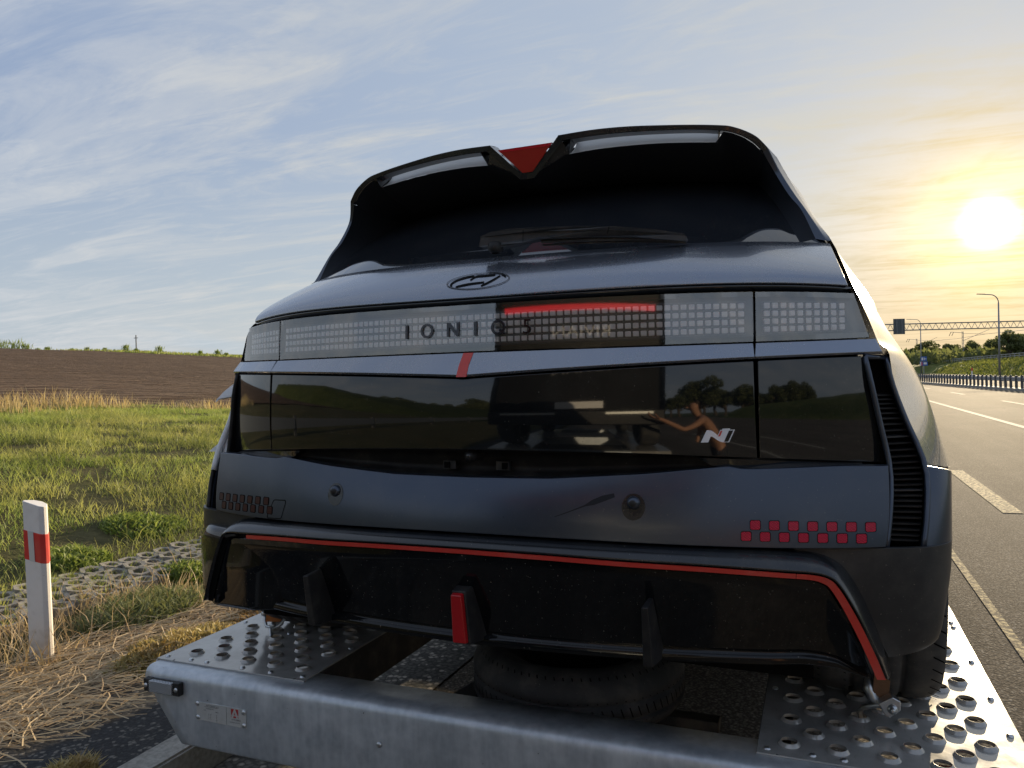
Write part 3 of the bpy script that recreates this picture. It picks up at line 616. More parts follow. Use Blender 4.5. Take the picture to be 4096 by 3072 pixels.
# tail lamp boxes under the plates
for s in (1, -1):
    mb = MB(); a, b = sorted((s*.90, s*1.02)); mb.box((a, .13, -.90), (b, .30, -.855)); tl = mb.obj('trailer_tail_lamp', plast, tr, bevel=.004)
    mb = MB(); mb.box((a+.005, .135, -.8555), (b-.005, .295, -.849)); mb.obj('tail_lamp_lens', redclear, tl)
# drawbar, brace and cross tubes between the tracks
def bar(name, a, b, w, h, m_=darksteel):
    a, b = np.array(a, float), np.array(b, float); d = b-a; d /= np.linalg.norm(d); sx = np.cross(d, (0, 0, 1)); sx /= np.linalg.norm(sx); up = np.cross(sx, d)
    V = [p+sx*i*w/2+up*j*h/2 for p in (a, b) for i, j in ((-1, -1), (1, -1), (1, 1), (-1, 1))]
    return mk(name, V, [(0,1,2,3),(7,6,5,4),(0,4,5,1),(1,5,6,2),(2,6,7,3),(3,7,4,0)], m_, tr, bevel=.004)
bar('cross_tube', (-.585, 1.05, -.86), (.585, 1.05, -.86), .06, .06); bar('cross_tube', (-.585, 2.6, -.86), (.585, 2.6, -.86), .06, .06); bar('cross_tube', (-.585, 4.4, -.86), (.585, 4.4, -.86), .06, .06)
bar('drawbar', (0, 4.3, -.9), (0, 6.9, -.85), .1, .1, galv); bar('brace', (-.28, .18, -.93), (-.05, 1.05, -.88), .07, .05); bar('brace', (-.17, .20, -.96), (.02, 1.05, -.90), .012, .06)
bar('spare_carrier', (-.28, .60, -.97), (.45, .60, -.97), .05, .03)
bar('axle', (-1.0, 2.35, -1.06), (1.0, 2.35, -1.06), .08, .08); bar('axle', (-1.0, 3.0, -1.06), (1.0, 3.0, -1.06), .08, .08)
for s in (1, -1):
    for y in (2.35, 3.0):
        c = np.array((s*.88, y, -1.3+.255)); V, F = lathe([(.16,-.06),(.17,-.085),(.22,-.09),(.248,-.075),(.255,-.06),(.255,.06),(.248,.075),(.22,.09),(.17,.085),(.16,.06)], 36, c, 'x'); w = mk('trailer_wheel', V, F, rub, tr, smooth=True)
        V, F = lathe([(.161,-.05),(.14,0),(.05,.02*s),(.0001,.02*s)], 24, c, 'x'); mk('rim', V, F, zinc, w, smooth=True)
# spare tyre lying flat behind the beam
sp = thing('spare_tyre', (.052, .575, -.93), 'black spare tyre lying flat behind the rear beam of the trailer', 'tyre')
R0 = .305; prof = [(.185, .02), (.19, .060), (.235, .082), (.262, .080), (.280, .070), (.297, .055), (R0, .035), (R0, .012), (R0-.006, .010), (R0-.006, .004), (R0, .002), (R0, -.030), (R0-.006, -.032), (R0-.006, -.038), (R0, -.04), (R0-.003, -.055), (.29, -.072), (.262, -.082), (.235, -.084), (.19, -.060), (.185, -.02)]
c = np.array((.052, .575, -.846)); V, F = lathe(prof, 72, c, 'z'); tyre = mk('tyre_body', V, F, rub, sp, smooth=True)
mb = MB()
for k in range(76):
    th = 2*math.pi*k/76
    for z0, z1, r0, r1, tw in ((.074, .014, .281, R0+.0008, .05), (-.042, -.074, R0+.0008, .286, -.04), (-.002, -.028, R0+.0008, R0+.0008, .03)):
        V2 = []
        for z, rr, d0 in ((z0, r0, 0), (z1, r1, tw)):
            for d_ in (-.006, .006): t2 = th+d0+d_; V2.append(c+(rr*math.cos(t2), rr*math.sin(t2), z))
        mb.add(V2, [(0, 1, 3, 2)])
mb.obj('tread_groove', voidm, tyre, kind='stuff')
V, F = lathe([(.188, .055), (.186, .03), (.17, -.02), (.06, -.03), (.0001, -.03)], 40, c, 'z'); mk('rim', V, F, darksteel, sp, smooth=True)
# ratchet straps with their hooks
def strap(name, label, P, w, m_, ax):
    V = []; ax = np.array(ax, float)
    for p in P: p = np.array(p, float); V += [p-ax*w/2, p+ax*w/2]
    n = len(P); V2 = [np.array(v)+(0, .003, 0) for v in V]; F = [(2*i, 2*i+1, 2*i+3, 2*i+2) for i in range(n-1)]; F2 = [tuple(2*n+j for j in f[::-1]) for f in F]
    e = [(2*i, 2*i+2, 2*n+2*i+2, 2*n+2*i) for i in range(n-1)]+[(2*i+3, 2*i+1, 2*n+2*i+1, 2*n+2*i+3) for i in range(n-1)]
    t = thing(name, P[-1], label, 'strap', 'ratchet straps holding the car'); mk('webbing', V+V2, F+F2+e, m_, t); return t
# left strap: (-.80,.41) hook in the deck
t = strap('ratchet_strap', 'orange ratchet strap with a double steel hook on the left deck plate', [(-.935, .475, -.56), (-.930, .452, -.65), (-.926, .432, -.71), (-.923, .422, -.768)], .050, strapm, (.95, .3, 0))
mb = MB(); mb.tube([(-0.960, 0.427, -0.747), (-0.955, 0.422, -0.767), (-0.945, 0.414, -0.782), (-0.915, 0.410, -0.784), (-0.896, 0.417, -0.777), (-0.888, 0.432, -0.760), (-0.885, 0.447, -0.737)], .0050, 8); mb.tube([(-0.963, 0.427, -0.740), (-0.930, 0.442, -0.745), (-0.882, 0.447, -0.734)], .0045, 8)
mb.tube([(-0.930, 0.414, -0.782), (-0.918, 0.402, -0.789), (-0.906, 0.390, -0.802), (-0.902, 0.387, -0.822)], .0052, 8); mb.tube([(-0.920, 0.410, -0.777), (-0.908, 0.406, -0.769)], .0085, 10); mb.tube([(-0.967, 0.426, -0.745), (-0.957, 0.426, -0.745)], .010, 10); mb.obj('hook', zinc, t, smooth=True)
t = strap('ratchet_strap', 'brown and blue ratchet strap hooked into the right deck plate', [(.846, .30, -.44), (.846, .31, -.52), (.846, .33, -.61), (.845, .345, -.66), (.842, .352, -.695), (.836, .350, -.748)], .044, strapbr, (.80, .45, 0))
mk('webbing_edge', [(.860,.295,-.52),(.872,.302,-.52),(.868,.322,-.61),(.858,.318,-.61),(.855,.336,-.66),(.860,.338,-.66)], [(0, 3, 2, 1), (3, 4, 5, 2)], strapb, t)
mb = MB(); mb.tube([(.795, .372, -.81), (.796, .368, -.786), (.801, .36, -.774), (.812, .352, -.766), (.830, .342, -.757), (.842, .338, -.752)], .0060, 10); mb.obj('hook', zinc, t, smooth=True)
mb = MB(); mb.tube([(.812, .36, -.700), (.813, .352, -.725), (.822, .348, -.744), (.835, .343, -.752)], [.006, .013, .011, .006], 10); mb.obj('hook_ferrule', zinc, t, smooth=True)
V = [np.array((.855, .322, -.752))+np.array(p) for p in ((-.024, 0, .006), (.004, 0, .025), (.021, 0, .017), (.021, 0, -.004), (-.002, 0, -.024), (-.013, 0, -.017))]; n = 6
mk('hook_bracket', V+[v+(-.004, .022, .002) for v in V], [(0, 5, 4, 3, 2, 1), (6, 7, 8, 9, 10, 11)]+[(i, (i+1) % n, n+(i+1) % n, n+i) for i in range(n)], zinc, t, bevel=.003)
V, F = lathe([(.0001, -.012), (.0045, -.012), (.0055, -.010), (.0055, -.006), (.009, -.005), (.011, -.002), (.011, .001)], 18, (.859, .321, -.754), 'y'); mk('hook_bolt', V, F, zinc, t, smooth=True)
# ================================================================== the car
car = thing('car', (0, .6, -.8), 'dark grey electric hatchback with a red-lined rear bumper, strapped onto the trailer', 'car')
def Yp(x, y0): return y0 + .231*x*x + .131*x**4
def sgn(x): return 1. if x >= 0 else -1.
# ---- rails of the tail, each as x -> (Y, Z), symmetric about the middle
r_gb  = lambda x: (.150+.29*x*x+.36*x**4, .2915+.0381*x*x-.0313*x**4)      # glass / hatch joint
r_hm  = lambda x: (.052+.22*x*x+.21*x**4, .226+.03*x*x-.05*x**4)
r_hb  = lambda x: (.022+.20*x*x+.17*x**4, .1825+.027*x*x-.061*x**4)        # lower edge of the hatch skin
r_lt  = lambda x: (Yp(x, -.004), .1655+.012*x*x-.035*x**4)
r_lb  = lambda x: (Yp(x, -.012), .0610+.0136*x**4)
r_st  = lambda x: (Yp(x, -.022), .0575+.0136*x**4)
r_sb  = lambda x: (Yp(x, -.047), .0085+.048*abs(x)-.017*x*x)
r_pt  = lambda x: (Yp(x, -.042), .0085+.048*abs(x)-.017*x*x-.0085)
r_pm  = lambda x: (Yp(x, -.049), -.075-.004*x*x)
r_pb  = lambda x: (Yp(x, -.0475), -.1545-.0488*x*x-.0056*x**4)
def yb(x, y0): return y0+.2*x*x+.03*x**4
BT = [(0,-.2165),(.19,-.215),(.39,-.203),(.504,-.192),(.55,-.188),(.577,-.194),(.65,-.193),(.753,-.190),(.86,-.192)]
r_bt  = lambda x: (yb(x, -.030), lin(BT, abs(x))[0])
r_bm  = lambda x: (yb(x, -.050), -.272-.02*x*x)
r_bb  = lambda x: (yb(x, -.060), -.334-.048*x*x+.0426*x**4)
def quad(a, b, c, v): return (2*(v-.5)*(v-1))*a - 4*v*(v-1)*b + 2*v*(v-.5)*c      # through v=0,.5,1
def rails2(ra, rb, xa, xb, x0=None):
    """strip between two rails; xa/xb half widths (or start..end when x0 given)"""
    def P(u, v):
        x = ((u*2-1)*(xa*(1-v)+xb*v)) if x0 is None else (x0 + u*((xa*(1-v)+xb*v)-x0))
        A = np.array(ra(x)); B = np.array(rb(x)); C = A*(1-v)+B*v; return (x, C[0], C[1])
    return P
def rails3(ra, rm, rb, xs, x0=None, side=1):
    def P(u, v):
        xe = quad(*xs, v); x = (u*2-1)*xe if x0 is None else side*(x0+u*(xe-x0))
        if side < 0: x = -( x0+(1-u)*(xe-x0))
        A, M, B = np.array(ra(x)), np.array(rm(x)), np.array(rb(x)); C = quad(A, M, B, v); return (x, C[0], C[1])
    return P
# ---- hatch skin above the lamps
V, F = panel(rails3(r_gb, r_hm, r_hb, (.752, .768, .783)), 64, 10, .03)
hatch = mk('tailgate', V, F, paint, car, bevel=.003)
# dark lip under it
lip0 = lambda x: (r_hb(x)[0]+.004, r_hb(x)[1]-.001)
lip1 = lambda x: (r_hb(x)[0]+.010, r_hb(x)[1]-.013)
V, F = panel(rails2(lip0, lip1, .788, .788), 60, 2, .03); mk('tailgate_lip', V, F, gloss, car, smooth=True)
# ---- lamp bar: housing, pixels, clear cover
def lamp(x0, x1, name, cols, label=None, sl=0.):
    hs = lambda dy: (lambda u, v: ((lambda x: (x, (r_lt(x)[0]*(1-v)+r_lb(x)[0]*v)+dy, r_lt(x)[1]*(1-v)+r_lb(x)[1]*v))(x0+u*(x1-x0)-sl*u*(1-v)*(1 if x0 > 0 else 0)+sl*(1-u)*(1-v)*(1 if x1 < 0 else 0))))
    V, F = panel(hs(.022), 40, 4, .02); part = mk(name, V, F, lampback, car, smooth=False, label=label)
    V, F = grid(hs(0.0), 48, 6); cov = mk('lamp_cover', V, F, lensclear, part, smooth=True)
    fb = MB()                                                    # dark surround of the cover
    zt = lambda x: r_lt(x); n = 40
    for a, b, dz0, dz1 in ((0, 0, .0, -.010), (1, 1, .011, -.001)):
        rr = r_lt if a == 0 else r_lb
        xa_ = x0+(sl if (x1 < 0 and a == 0) else 0); xb_ = x1-(sl if (x0 > 0 and a == 0) else 0)
        top = lambda u, v: (xa_+u*(xb_-xa_), rr(xa_+u*(xb_-xa_))[0]+.003, rr(xa_+u*(xb_-xa_))[1]+(dz0*(1-v)+dz1*v))
        VV, FF = panel(top, n, 1, .018); fb.add(VV, FF)
    fb.obj('lamp_surround', gloss, part)
    return part
lampC = lamp(-.5985, .5985, 'tail_lamp_bar', 72)
lampR = lamp(.6035, .820, 'tail_lamp', 10, sl=.028); lampL = lamp(-.820, -.6035, 'tail_lamp', 10, sl=.028)
tb = bmesh.new(); bmesh.ops.create_cube(tb, size=1.)
for v in tb.verts: v.co = Vector((v.co.x*.0124, v.co.y*.008, v.co.z*.0116))
bmesh.ops.bevel(tb, geom=list(tb.edges), offset=.0012, segments=1, affect='EDGES'); tme = bpy.data.meshes.new('lamp_pixel'); tb.to_mesh(tme); tb.free(); tme.materials.append(tilem)
gridbars = MB(); leftstuff = MB()
rowsz = [0, 1, 2, 3]
def tilepos(x, r):
    f = (r+.5)/4; zt = r_lt(x)[1]-.0195; zb_ = r_lb(x)[1]+.0165
    v_ = (r_lt(x)[1]-(zt*(1-f)+zb_*f))/(r_lt(x)[1]-r_lb(x)[1])
    return (x, r_lt(x)[0]*(1-v_)+r_lb(x)[0]*v_+.012, zt*(1-f)+zb_*f)
def rotx(x): return (0, 0, math.atan(.462*x+.524*x**3))
PIT = .01595
allt = []
for i in range(73):
    x = -.5742+i*PIT
    for r in range(4): allt.append((x, r, lampC))
for i in range(10):
    for r in range(4):
        allt.append((.6235+i*PIT, r, lampR)); allt.append((-.6235-i*PIT, r, lampL))
allt.sort(key=lambda t: -t[0])
cube_v = [(a, b, c) for a in (-.5, .5) for b in (-.5, .5) for c in (-.5, .5)]
cube_f = [(0,1,3,2),(4,6,7,5),(0,4,5,1),(2,3,7,6),(0,2,6,4),(1,5,7,3)]
for k, (x, r, par) in enumerate(allt):
    p = tilepos(x, r)
    if k < 300: inst('lamp_pixel', tme, p, par, rotx(x))
    else:
        th_ = rotx(x)[2]; leftstuff.add([(p[0]+a*.0118*math.cos(th_)-b*.008*math.sin(th_), p[1]+a*.0118*math.sin(th_)+b*.008*math.cos(th_), p[2]+c*.0108) for a, b, c in cube_v], cube_f)
leftstuff.obj('lamp_pixels', tilem, lampL, kind='stuff')
# thin lattice between the pixels
for par, xa, xb in ((lampC, -.5822, .5822), (lampR, .6155, .7755), (lampL, -.7755, -.6155)):
    mb = MB(); n = int(round((xb-xa)/PIT))
    for i in range(n+1):
        x = xa+i*(xb-xa)/n; a = tilepos(x, -.55); b = tilepos(x, 3.55)
        mb.add([(x-.0012, a[1]-.003, a[2]), (x+.0012, a[1]-.003, a[2]), (x+.0012, b[1]-.003, b[2]), (x-.0012, b[1]-.003, b[2])], [(0, 3, 2, 1)])
    for r in (-.5, .5, 1.5, 2.5, 3.5):
        P = [tilepos(xa+(xb-xa)*i/30, r) for i in range(31)]
        mb.add([(p[0], p[1]-.0034, p[2]+.0011) for p in P]+[(p[0], p[1]-.0034, p[2]-.0011) for p in P], [(i, i+31, i+32, i+1) for i in range(30)])
    mb.obj('lamp_lattice', mat('lamp lattice %s' % par.name, (.10, .11, .12), .3), par)
# ---- lettering on the lamp cover
def text_poly(s, size):
    cu = bpy.data.curves.new('t', 'FONT'); cu.body = s; cu.size = size; cu.align_x = 'CENTER'; cu.resolution_u = 3; cu.fill_mode = 'FRONT'
    o = bpy.data.objects.new('t', cu); COL.objects.link(o); bpy.context.view_layer.update()
    me = o.to_mesh(); V = np.array([v.co[:] for v in me.vertices]); F = [tuple(p.vertices) for p in me.polygons]; o.to_mesh_clear()
    bpy.data.objects.remove(o, do_unlink=True); bpy.data.curves.remove(cu)
    return V, F
def solid_text(s, size, fmap, h, mb, x0, z0, sx=1., shear=0., rot=None):
    V, F = text_poly(s, size); V[:, 1] -= .36*size
    if rot: pass
    P = [(x0+v[0]*sx+shear*v[1], z0+v[1]) for v in V]
    fr = [np.array(fmap(*p))+(0, -h, 0) for p in P]; bk = [np.array(fmap(*p)) for p in P]; n = len(P)
    cnt = {}
    for f in F:
        for i in range(len(f)): e = (f[i], f[(i+1) % len(f)]); cnt[tuple(sorted(e))] = cnt.get(tuple(sorted(e)), [])+[e]
    side = [(e[0][1], e[0][0], n+e[0][0], n+e[0][1]) for e in cnt.values() if len(e) == 1]
    mb.add(fr+bk, list(F)+side)
mlamp = lambda x, z: (x, r_lt(x)[0]+(r_lb(x)[0]-r_lt(x)[0])*(r_lt(x)[1]-z)/(r_lt(x)[1]-r_lb(x)[1]), z)
for ch, x in (('I', -.160), ('O', -.105), ('N', -.038), ('I', .018), ('Q', .072), ('5', .139)):
    mb = MB()
    if ch == 'I':
        for a, b in (((x-.0032), (x+.0032)),): 
            V, F = extrude2d([(a, .0955), (b, .0955), (b, .1275), (a, .1275)], mlamp, .004); mb.add(V, F)
    elif ch in 'OQ':
        n = 32; V = []; F = []
        for k in range(n):
            th = 2*math.pi*k/n
            for r_, h in ((.0165, .004), (.0112, .004), (.0112, 0), (.0165, 0)):
                p = np.array(mlamp(x+r_*math.cos(th), .1115+r_*math.sin(th))); V.append(p+(0, -h, 0))
        for k in range(n):
            a = k*4; b = ((k+1) % n)*4
            F += [(a, b, b+1, a+1), (a+1, b+1, b+2, a+2), (b, a, a+3, b+3)]
        mb.add(V, F)
        if ch == 'Q':
            V, F = extrude2d([(x+.002, .105), (x+.006, .1085), (x+.0185, .0975), (x+.0125, .0965)], mlamp, .0045); mb.add(V, F)
    elif ch == 'N':
        V, F = extrude2d([(x-.015, .096), (x-.0095, .096), (x-.0095, .1175), (x+.0095, .096), (x+.015, .096), (x+.015, .1275), (x+.0095, .1275), (x+.0095, .106), (x-.0095, .1275), (x-.015, .1275)], mlamp, .004); mb.add(V, F)
    else: solid_text('5', .046, mlamp, .004, mb, x, .1115)
    mb.obj('letter', darkchrome, car)
# ---- metal strip below the lamps, with the slanted red flash
r_sl = lambda x: (r_sb(x)[0]+.005, r_sb(x)[1]-.005)
def strip(x0, x1a, x1b, side):
    def P(u, v):
        xe = x1a*(1-v)+x1b*v; x = (x0+u*(xe-x0)) if side else (u*2-1)*xe
        if side < 0: x = -(x0+(1-u)*(xe-x0))
        if v < .8: w = v/.8; A, B = r_st(x), r_sb(x)
        else: w = (v-.8)/.2; A, B = r_sb(x), r_sl(x)
        return (x, A[0]*(1-w)+B[0]*w, A[1]*(1-w)+B[1]*w)
    return panel(P, 50 if not side else 14, 5, .03)
V, F = strip(0, .5985, .604, 0); mk('trim_strip', V, F, paint, car, bevel=.0015)
V, F = strip(.6035, .832, .845, 1); mk('trim_strip', V, F, paint, car, bevel=.0015)
V, F = strip(.6035, .832, .845, -1); mk('trim_strip', V, F, paint, car, bevel=.0015)
mstrip = lambda x, z: (x, (lambda t: r_st(x)[0]*(1-t)+r_sb(x)[0]*t)((r_st(x)[1]-z)/(r_st(x)[1]-r_sb(x)[1])), z)
V, F = extrude2d([(-.007, .0575), (.017, .0575), (.0115, .030), (.011, .0045), (-.0135, .0045), (-.012, .03)], mstrip, .0012); mk('red_flash', V, F, redfilm, car)
# ---- gloss black panel: centre and two quarters
def bpanel(x0, xs, side):
    return panel(rails3(r_pt, r_pm, r_pb, xs, x0, side), 60 if x0 is None else 20, 12, .03)
V, F = bpanel(None, (.600, .602, .604), 1); mk('tailgate_panel', V, F, gloss, car, bevel=.002)
V, F = bpanel(.608, (.803, .826, .846), 1); mk('quarter_trim', V, F, gloss, car, bevel=.002)
V, F = bpanel(.608, (.803, .826, .846), -1); mk('quarter_trim', V, F, gloss, car, bevel=.002)
# lower black return below the panel, and the number plate recess
r_q0 = lambda x: (r_pb(x)[0]+.003, r_pb(x)[1]-.003)
for s in (1, -1):
    def P(u, v, s=s):
        x = .49+u*.36 if s > 0 else -(.49+(1-u)*.36); A = r_pb(x); z0 = A[1]-.004
        z1 = z0-.017 if abs(x) > .52 else z0-.017*max((abs(x)-.49)/.03, 0.02)
        return (x, A[0]+.004+.004*v, z0*(1-v)+z1*v)
    V, F = panel(P, 26, 2, .03); mk('lower_trim', V, F, gloss, car, bevel=.0015)
def P(u, v):
    x = (u*2-1)*.80; z0 = r_pb(x)[1]; z1 = r_bt(x)[1]
    k = max(0, 1-(abs(x)/.56)**6); prof = [(0, .012), (.25, .05), (.8, .055), (1, .02)]
    dy = lin(prof, v)[0]; base = r_pb(x)[0]*(1-v)+r_bt(x)[0]*v
    return (x, base+.012+dy*k, z0*(1-v)+(z1-.004)*v)
V, F = grid(P, 50, 8); mk('number_plate_recess', V, F, plast, car, smooth=True)
for s in (-1, 1):
    mb = MB(); x = s*.066; mb.box((x-.016, .012, -.205), (x+.016, .02, -.186)); o = mb.obj('plate_clip', darksteel, car)
    mb = MB(); mb.box((x-.001 if s > 0 else x-.012, .0085, -.2025), (x+.012 if s > 0 else x+.001, .013, -.1885)); mb.obj('clip_slot', voidm, o)
V, F = lathe([(.0001, -.038), (.0075, -.038), (.0095, -.034), (.0135, -.030), (.0150, -.022), (.0150, .02)], 20, (.006, 0, -.170), 'y'); cam_h = mk('rear_camera', V, F, plast, car, smooth=True)
V, F = lathe([(.0001, -.0395), (.004, -.0395), (.0058, -.0375)], 16, (.006, 0, -.170), 'y'); mk('camera_glass', V, F, glassm, cam_h, smooth=True)
# ---- bumper panel
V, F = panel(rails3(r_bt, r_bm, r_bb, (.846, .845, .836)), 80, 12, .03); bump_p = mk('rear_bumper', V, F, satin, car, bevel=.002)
def mb_map(x, z):
    zt, zm, zl = r_bt(x)[1], r_bm(x)[1], r_bb(x)[1]; v = (zt-z)/(zt-zl)
    for _ in range(6): v += ((quad(zt, zm, zl, v)-z)/(zt-zl))
    return (x, quad(r_bt(x)[0], r_bm(x)[0], r_bb(x)[0], v), z)
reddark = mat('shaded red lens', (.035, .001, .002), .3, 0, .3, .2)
for s in (1, -1):
    for r_, (xa, z) in enumerate(((.600, -.3015), (.583, -.3235))):
        for i in range(7):
            x = s*(xa+i*.0350); w, h = .0090, .0085; z_ = z-.006*((abs(x)-.6)/.21)
            c = .0022; pts = [(x-w+c, z_-h), (x+w-c, z_-h), (x+w, z_-h+c), (x+w, z_+h-c), (x+w-c, z_+h), (x-w+c, z_+h), (x-w, z_+h-c), (x-w, z_-h+c)]
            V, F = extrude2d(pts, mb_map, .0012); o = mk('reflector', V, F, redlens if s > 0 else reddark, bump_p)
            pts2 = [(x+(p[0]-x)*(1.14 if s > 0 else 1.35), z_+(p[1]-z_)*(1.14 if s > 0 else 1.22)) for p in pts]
            V, F = extrude2d(pts2, mb_map, .0004); mk('reflector_recess', V, F, voidm, o)
def ring2d(cx, cz, r0, r1, n, h, hin, mp):
    V = []; F = []
    for k in range(n):
        th = 2*math.pi*k/n
        for r_, hh in ((r1, .0003), (r0, hin)):
            p = np.array(mp(cx+r_*math.cos(th), cz+r_*math.sin(th))); V.append(p+(0, -hh, 0))
    for k in range(n): a = 2*k; b = 2*((k+1) % n); F.append((a, b, b+1, a+1))
    return V, F
for x, mp, z in ((-.355, mb_map, -.2635), (.367, mb_map, -.2635)):
    dish = MB(); n = 24
    V = [np.array(mp(x, z-.005))+(0, -.0008, 0)]+[np.array(mp(x+.0235*math.cos(2*math.pi*k/n), z-.005+.0265*math.sin(2*math.pi*k/n)))+(0, -.0012 if math.sin(2*math.pi*k/n) > 0 else -.0006, 0) for k in range(n)]
    dish.add(V, [(0, 1+(k+1) % n, 1+k) for k in range(n)]); o = dish.obj('sensor_dish', surm, bump_p, smooth=True)
    p = mp(x, z+.003)
    V, F = lathe([(.0001, -.010), (.0085, -.010), (.0102, -.008), (.0135, -.0045), (.0140, 0)], 22, p, 'y'); mk('parking_sensor', V, F, satin, o, smooth=True)
    V, F = lathe([(.0001, -.0105), (.0066, -.0105), (.0072, -.0095)], 18, p, 'y'); mk('sensor_face', V, F, plast, o, smooth=True)
tow = [(-.588, -.343), (-.541, -.3405), (-.536, -.337), (-.523, -.299), (-.526, -.294), (-.566, -.296), (-.571, -.299), (-.592, -.339)]
tv = MB()
for k in range(len(tow)):
    a, b = tow[k], tow[(k+1) % len(tow)]; d = np.array([b[0]-a[0], b[1]-a[1]]); d /= np.linalg.norm(d); nn = np.array([-d[1], d[0]])*.0011
    V, F = extrude2d([(a[0]-nn[0], a[1]-nn[1]), (b[0]-nn[0], b[1]-nn[1]), (b[0]+nn[0], b[1]+nn[1]), (a[0]+nn[0], a[1]+nn[1])], mb_map, .0006); tv.add(V, F)
tv.obj('tow_cover_joint', voidm, bump_p)
# dirty smear on the bumper
def smear(P, ws, nm):
    P = np.array(P); n = len(P); L = []; R_ = []
    for i in range(n):
        t = P[min(i+1, n-1)]-P[max(i-1, 0)]; t = t/np.linalg.norm(t); nn = np.array([-t[1], t[0]])*ws[i]/2; L.append(P[i]+nn); R_.append(P[i]-nn)
    mk(nm, [np.array(mb_map(*p))+(0, -.0004, 0) for p in L+R_], [(i, n+i, n+i+1, i+1) for i in range(n-1)], mat('smear dirt', (.02, .021, .024), .7, 0, .2), bump_p)
smear([(.205,-.292),(.235,-.281),(.268,-.268),(.285,-.261),(.305,-.253),(.328,-.246)], [.0012,.002,.003,.011,.012,.008], 'dirt_smear')
# ---- diffuser frame, red pinstripe and diffuser
NR = np.array([(0,-.090,-.363),(.1,-.088,-.364),(.2,-.082,-.366),(.361,-.064,-.372),(.507,-.040,-.377),(.647,-.010,-.385),(.704,.004,-.3885),(.732,.011,-.396),(.748,.016,-.411),(.768,.021,-.445),(.790,.027,-.490),(.812,.033,-.542),(.828,.037,-.585)])
MR = np.array([(0,-.050,-.339),(.1,-.048,-.3395),(.2,-.042,-.341),(.361,-.024,-.3445),(.507,.002,-.348),(.647,.038,-.353),(.712,.056,-.360),(.748,.064,-.376),(.768,.070,-.398),(.790,.078,-.437),(.810,.088,-.487),(.828,.098,-.540),(.842,.105,-.600)])
OR_ = NR + np.array([(0,.001,-.0095)]*6+[(-.003,.001,-.0098),(-.008,.001,-.010),(-.0125,.001,-.006),(-.0140,.001,-.004),(-.0145,.001,-.004),(-.0145,.001,-.004),(-.0150,.001,-.002)])
IR = NR + np.array([(0,.012,-.0135)]*6+[(-.005,.012,-.014),(-.012,.012,-.014),(-.018,.012,-.008),(-.020,.012,-.006),(-.020,.012,-.005),(-.020,.012,-.005),(-.021,.012,-.004)])
FR = NR + np.array([(0,-.002,.0035)]*6+[(.002,-.002,.0035),(.003,-.002,.003),(.0035,-.002,.002),(.0035,-.002,.0015),(.0035,-.002,.0015),(.0035,-.002,.0015),(.0035,-.002,.0015)])
def sym(Rr, u):                       # u in 0..1 from far left to far right
    t = abs(u*2-1); p = interp(Rr, t); return np.array([p[0]*sgn(u-.5), p[1], p[2]])
def Pf(u, v):
    a, b = sym(MR, u), sym(FR, u); m_ = (a+b)/2 + np.array([0, -.005, .003]) ; return quad(a, m_, b, v)
V, F = panel(Pf, 110, 8, .02); mk('diffuser_surround', V, F, surm, car, smooth=True)
def Ps(u, v): a, b = sym(NR, u), sym(OR_, u); return a*(1-v)+b*v
u0 = .5-.5*(5.0-.08)/12               # the left end of the stripe has come away
V, F = panel(lambda u, v: Ps(u0+u*(.5+.5*5.35/12-u0), v), 80, 1, .004); mk('red_pinstripe', V, F, redfilm, car)
V, F = panel(lambda u, v: Ps(.5+.5*5.37/12+u*(.4995-.5*5.37/12), v), 50, 1, .004); mk('red_pinstripe', V, F, redfilm, car)
# empty groove where the stripe is missing
V, F = grid(lambda u, v: Ps(u*u0, v)+np.array([0, .012, 0]), 30, 1); mk('open_groove', V, F, voidm, car)
gmb = MB()
for t in (.06, .075, .10, .115, .14): 
    p = Ps(u0-t*.55, .35); gmb.box(p+(-.006, .002, -.003), p+(.005, .011, .003))
gmb.obj('broken_clip', plast, car)
def Pd(u, v):
    t = u*2-1; a = sym(IR, u); s_ = sgn(t); at = abs(t)
    xb = lin([(0, 0), (.417, .62), (.5, .68), (.75, .745), (1, .800)], at)[0]; zb = lin([(0, -.584), (.417, -.584), (.5, -.582), (.75, -.588), (1, -.606)], at)[0]
    ybm = yb(xb, -.058)+.004; b = np.array([s_*xb, ybm, zb])
    pr = [(0, 0, 0), (.12, .10, -.002), (.55, .62, .020), (.82, .90, .030), (.86, .905, .018), (.96, .99, .014), (1, 1, .02)]
    w, dy = lin(pr, v); p = a*(1-w)+b*w; fade = 1-.55*max(0, (at-.6)/.4); p[1] = a[1]*(1-w)+b[1]*w+dy*max(fade, .3); return p
V, F = grid(Pd, 110, 28); dif = mk('diffuser', V, F, glossl, car, smooth=True)
V, F = grid(lambda u, v: Pd(u, 1)+np.array([0, .45*v, .02*v]), 60, 2); mk('undertray', V, F, plast, car)
for x in (-.40, .40):
    s = sgn(x); o = .012*s
    V = [(x-.007, -.088, -.452), (x+.007, -.088, -.452), (x-.010, -.068, -.575), (x+.010, -.068, -.575), (x-.004, .0, -.446), (x+.004, .0, -.446), (x-.014, .02, -.583), (x+.018, .02, -.583)]
    mk('diffuser_fin', V, [(0, 2, 3, 1), (0, 4, 6, 2), (1, 3, 7, 5), (2, 6, 7, 3), (0, 1, 5, 4), (4, 5, 7, 6)], plast, car, bevel=.003)
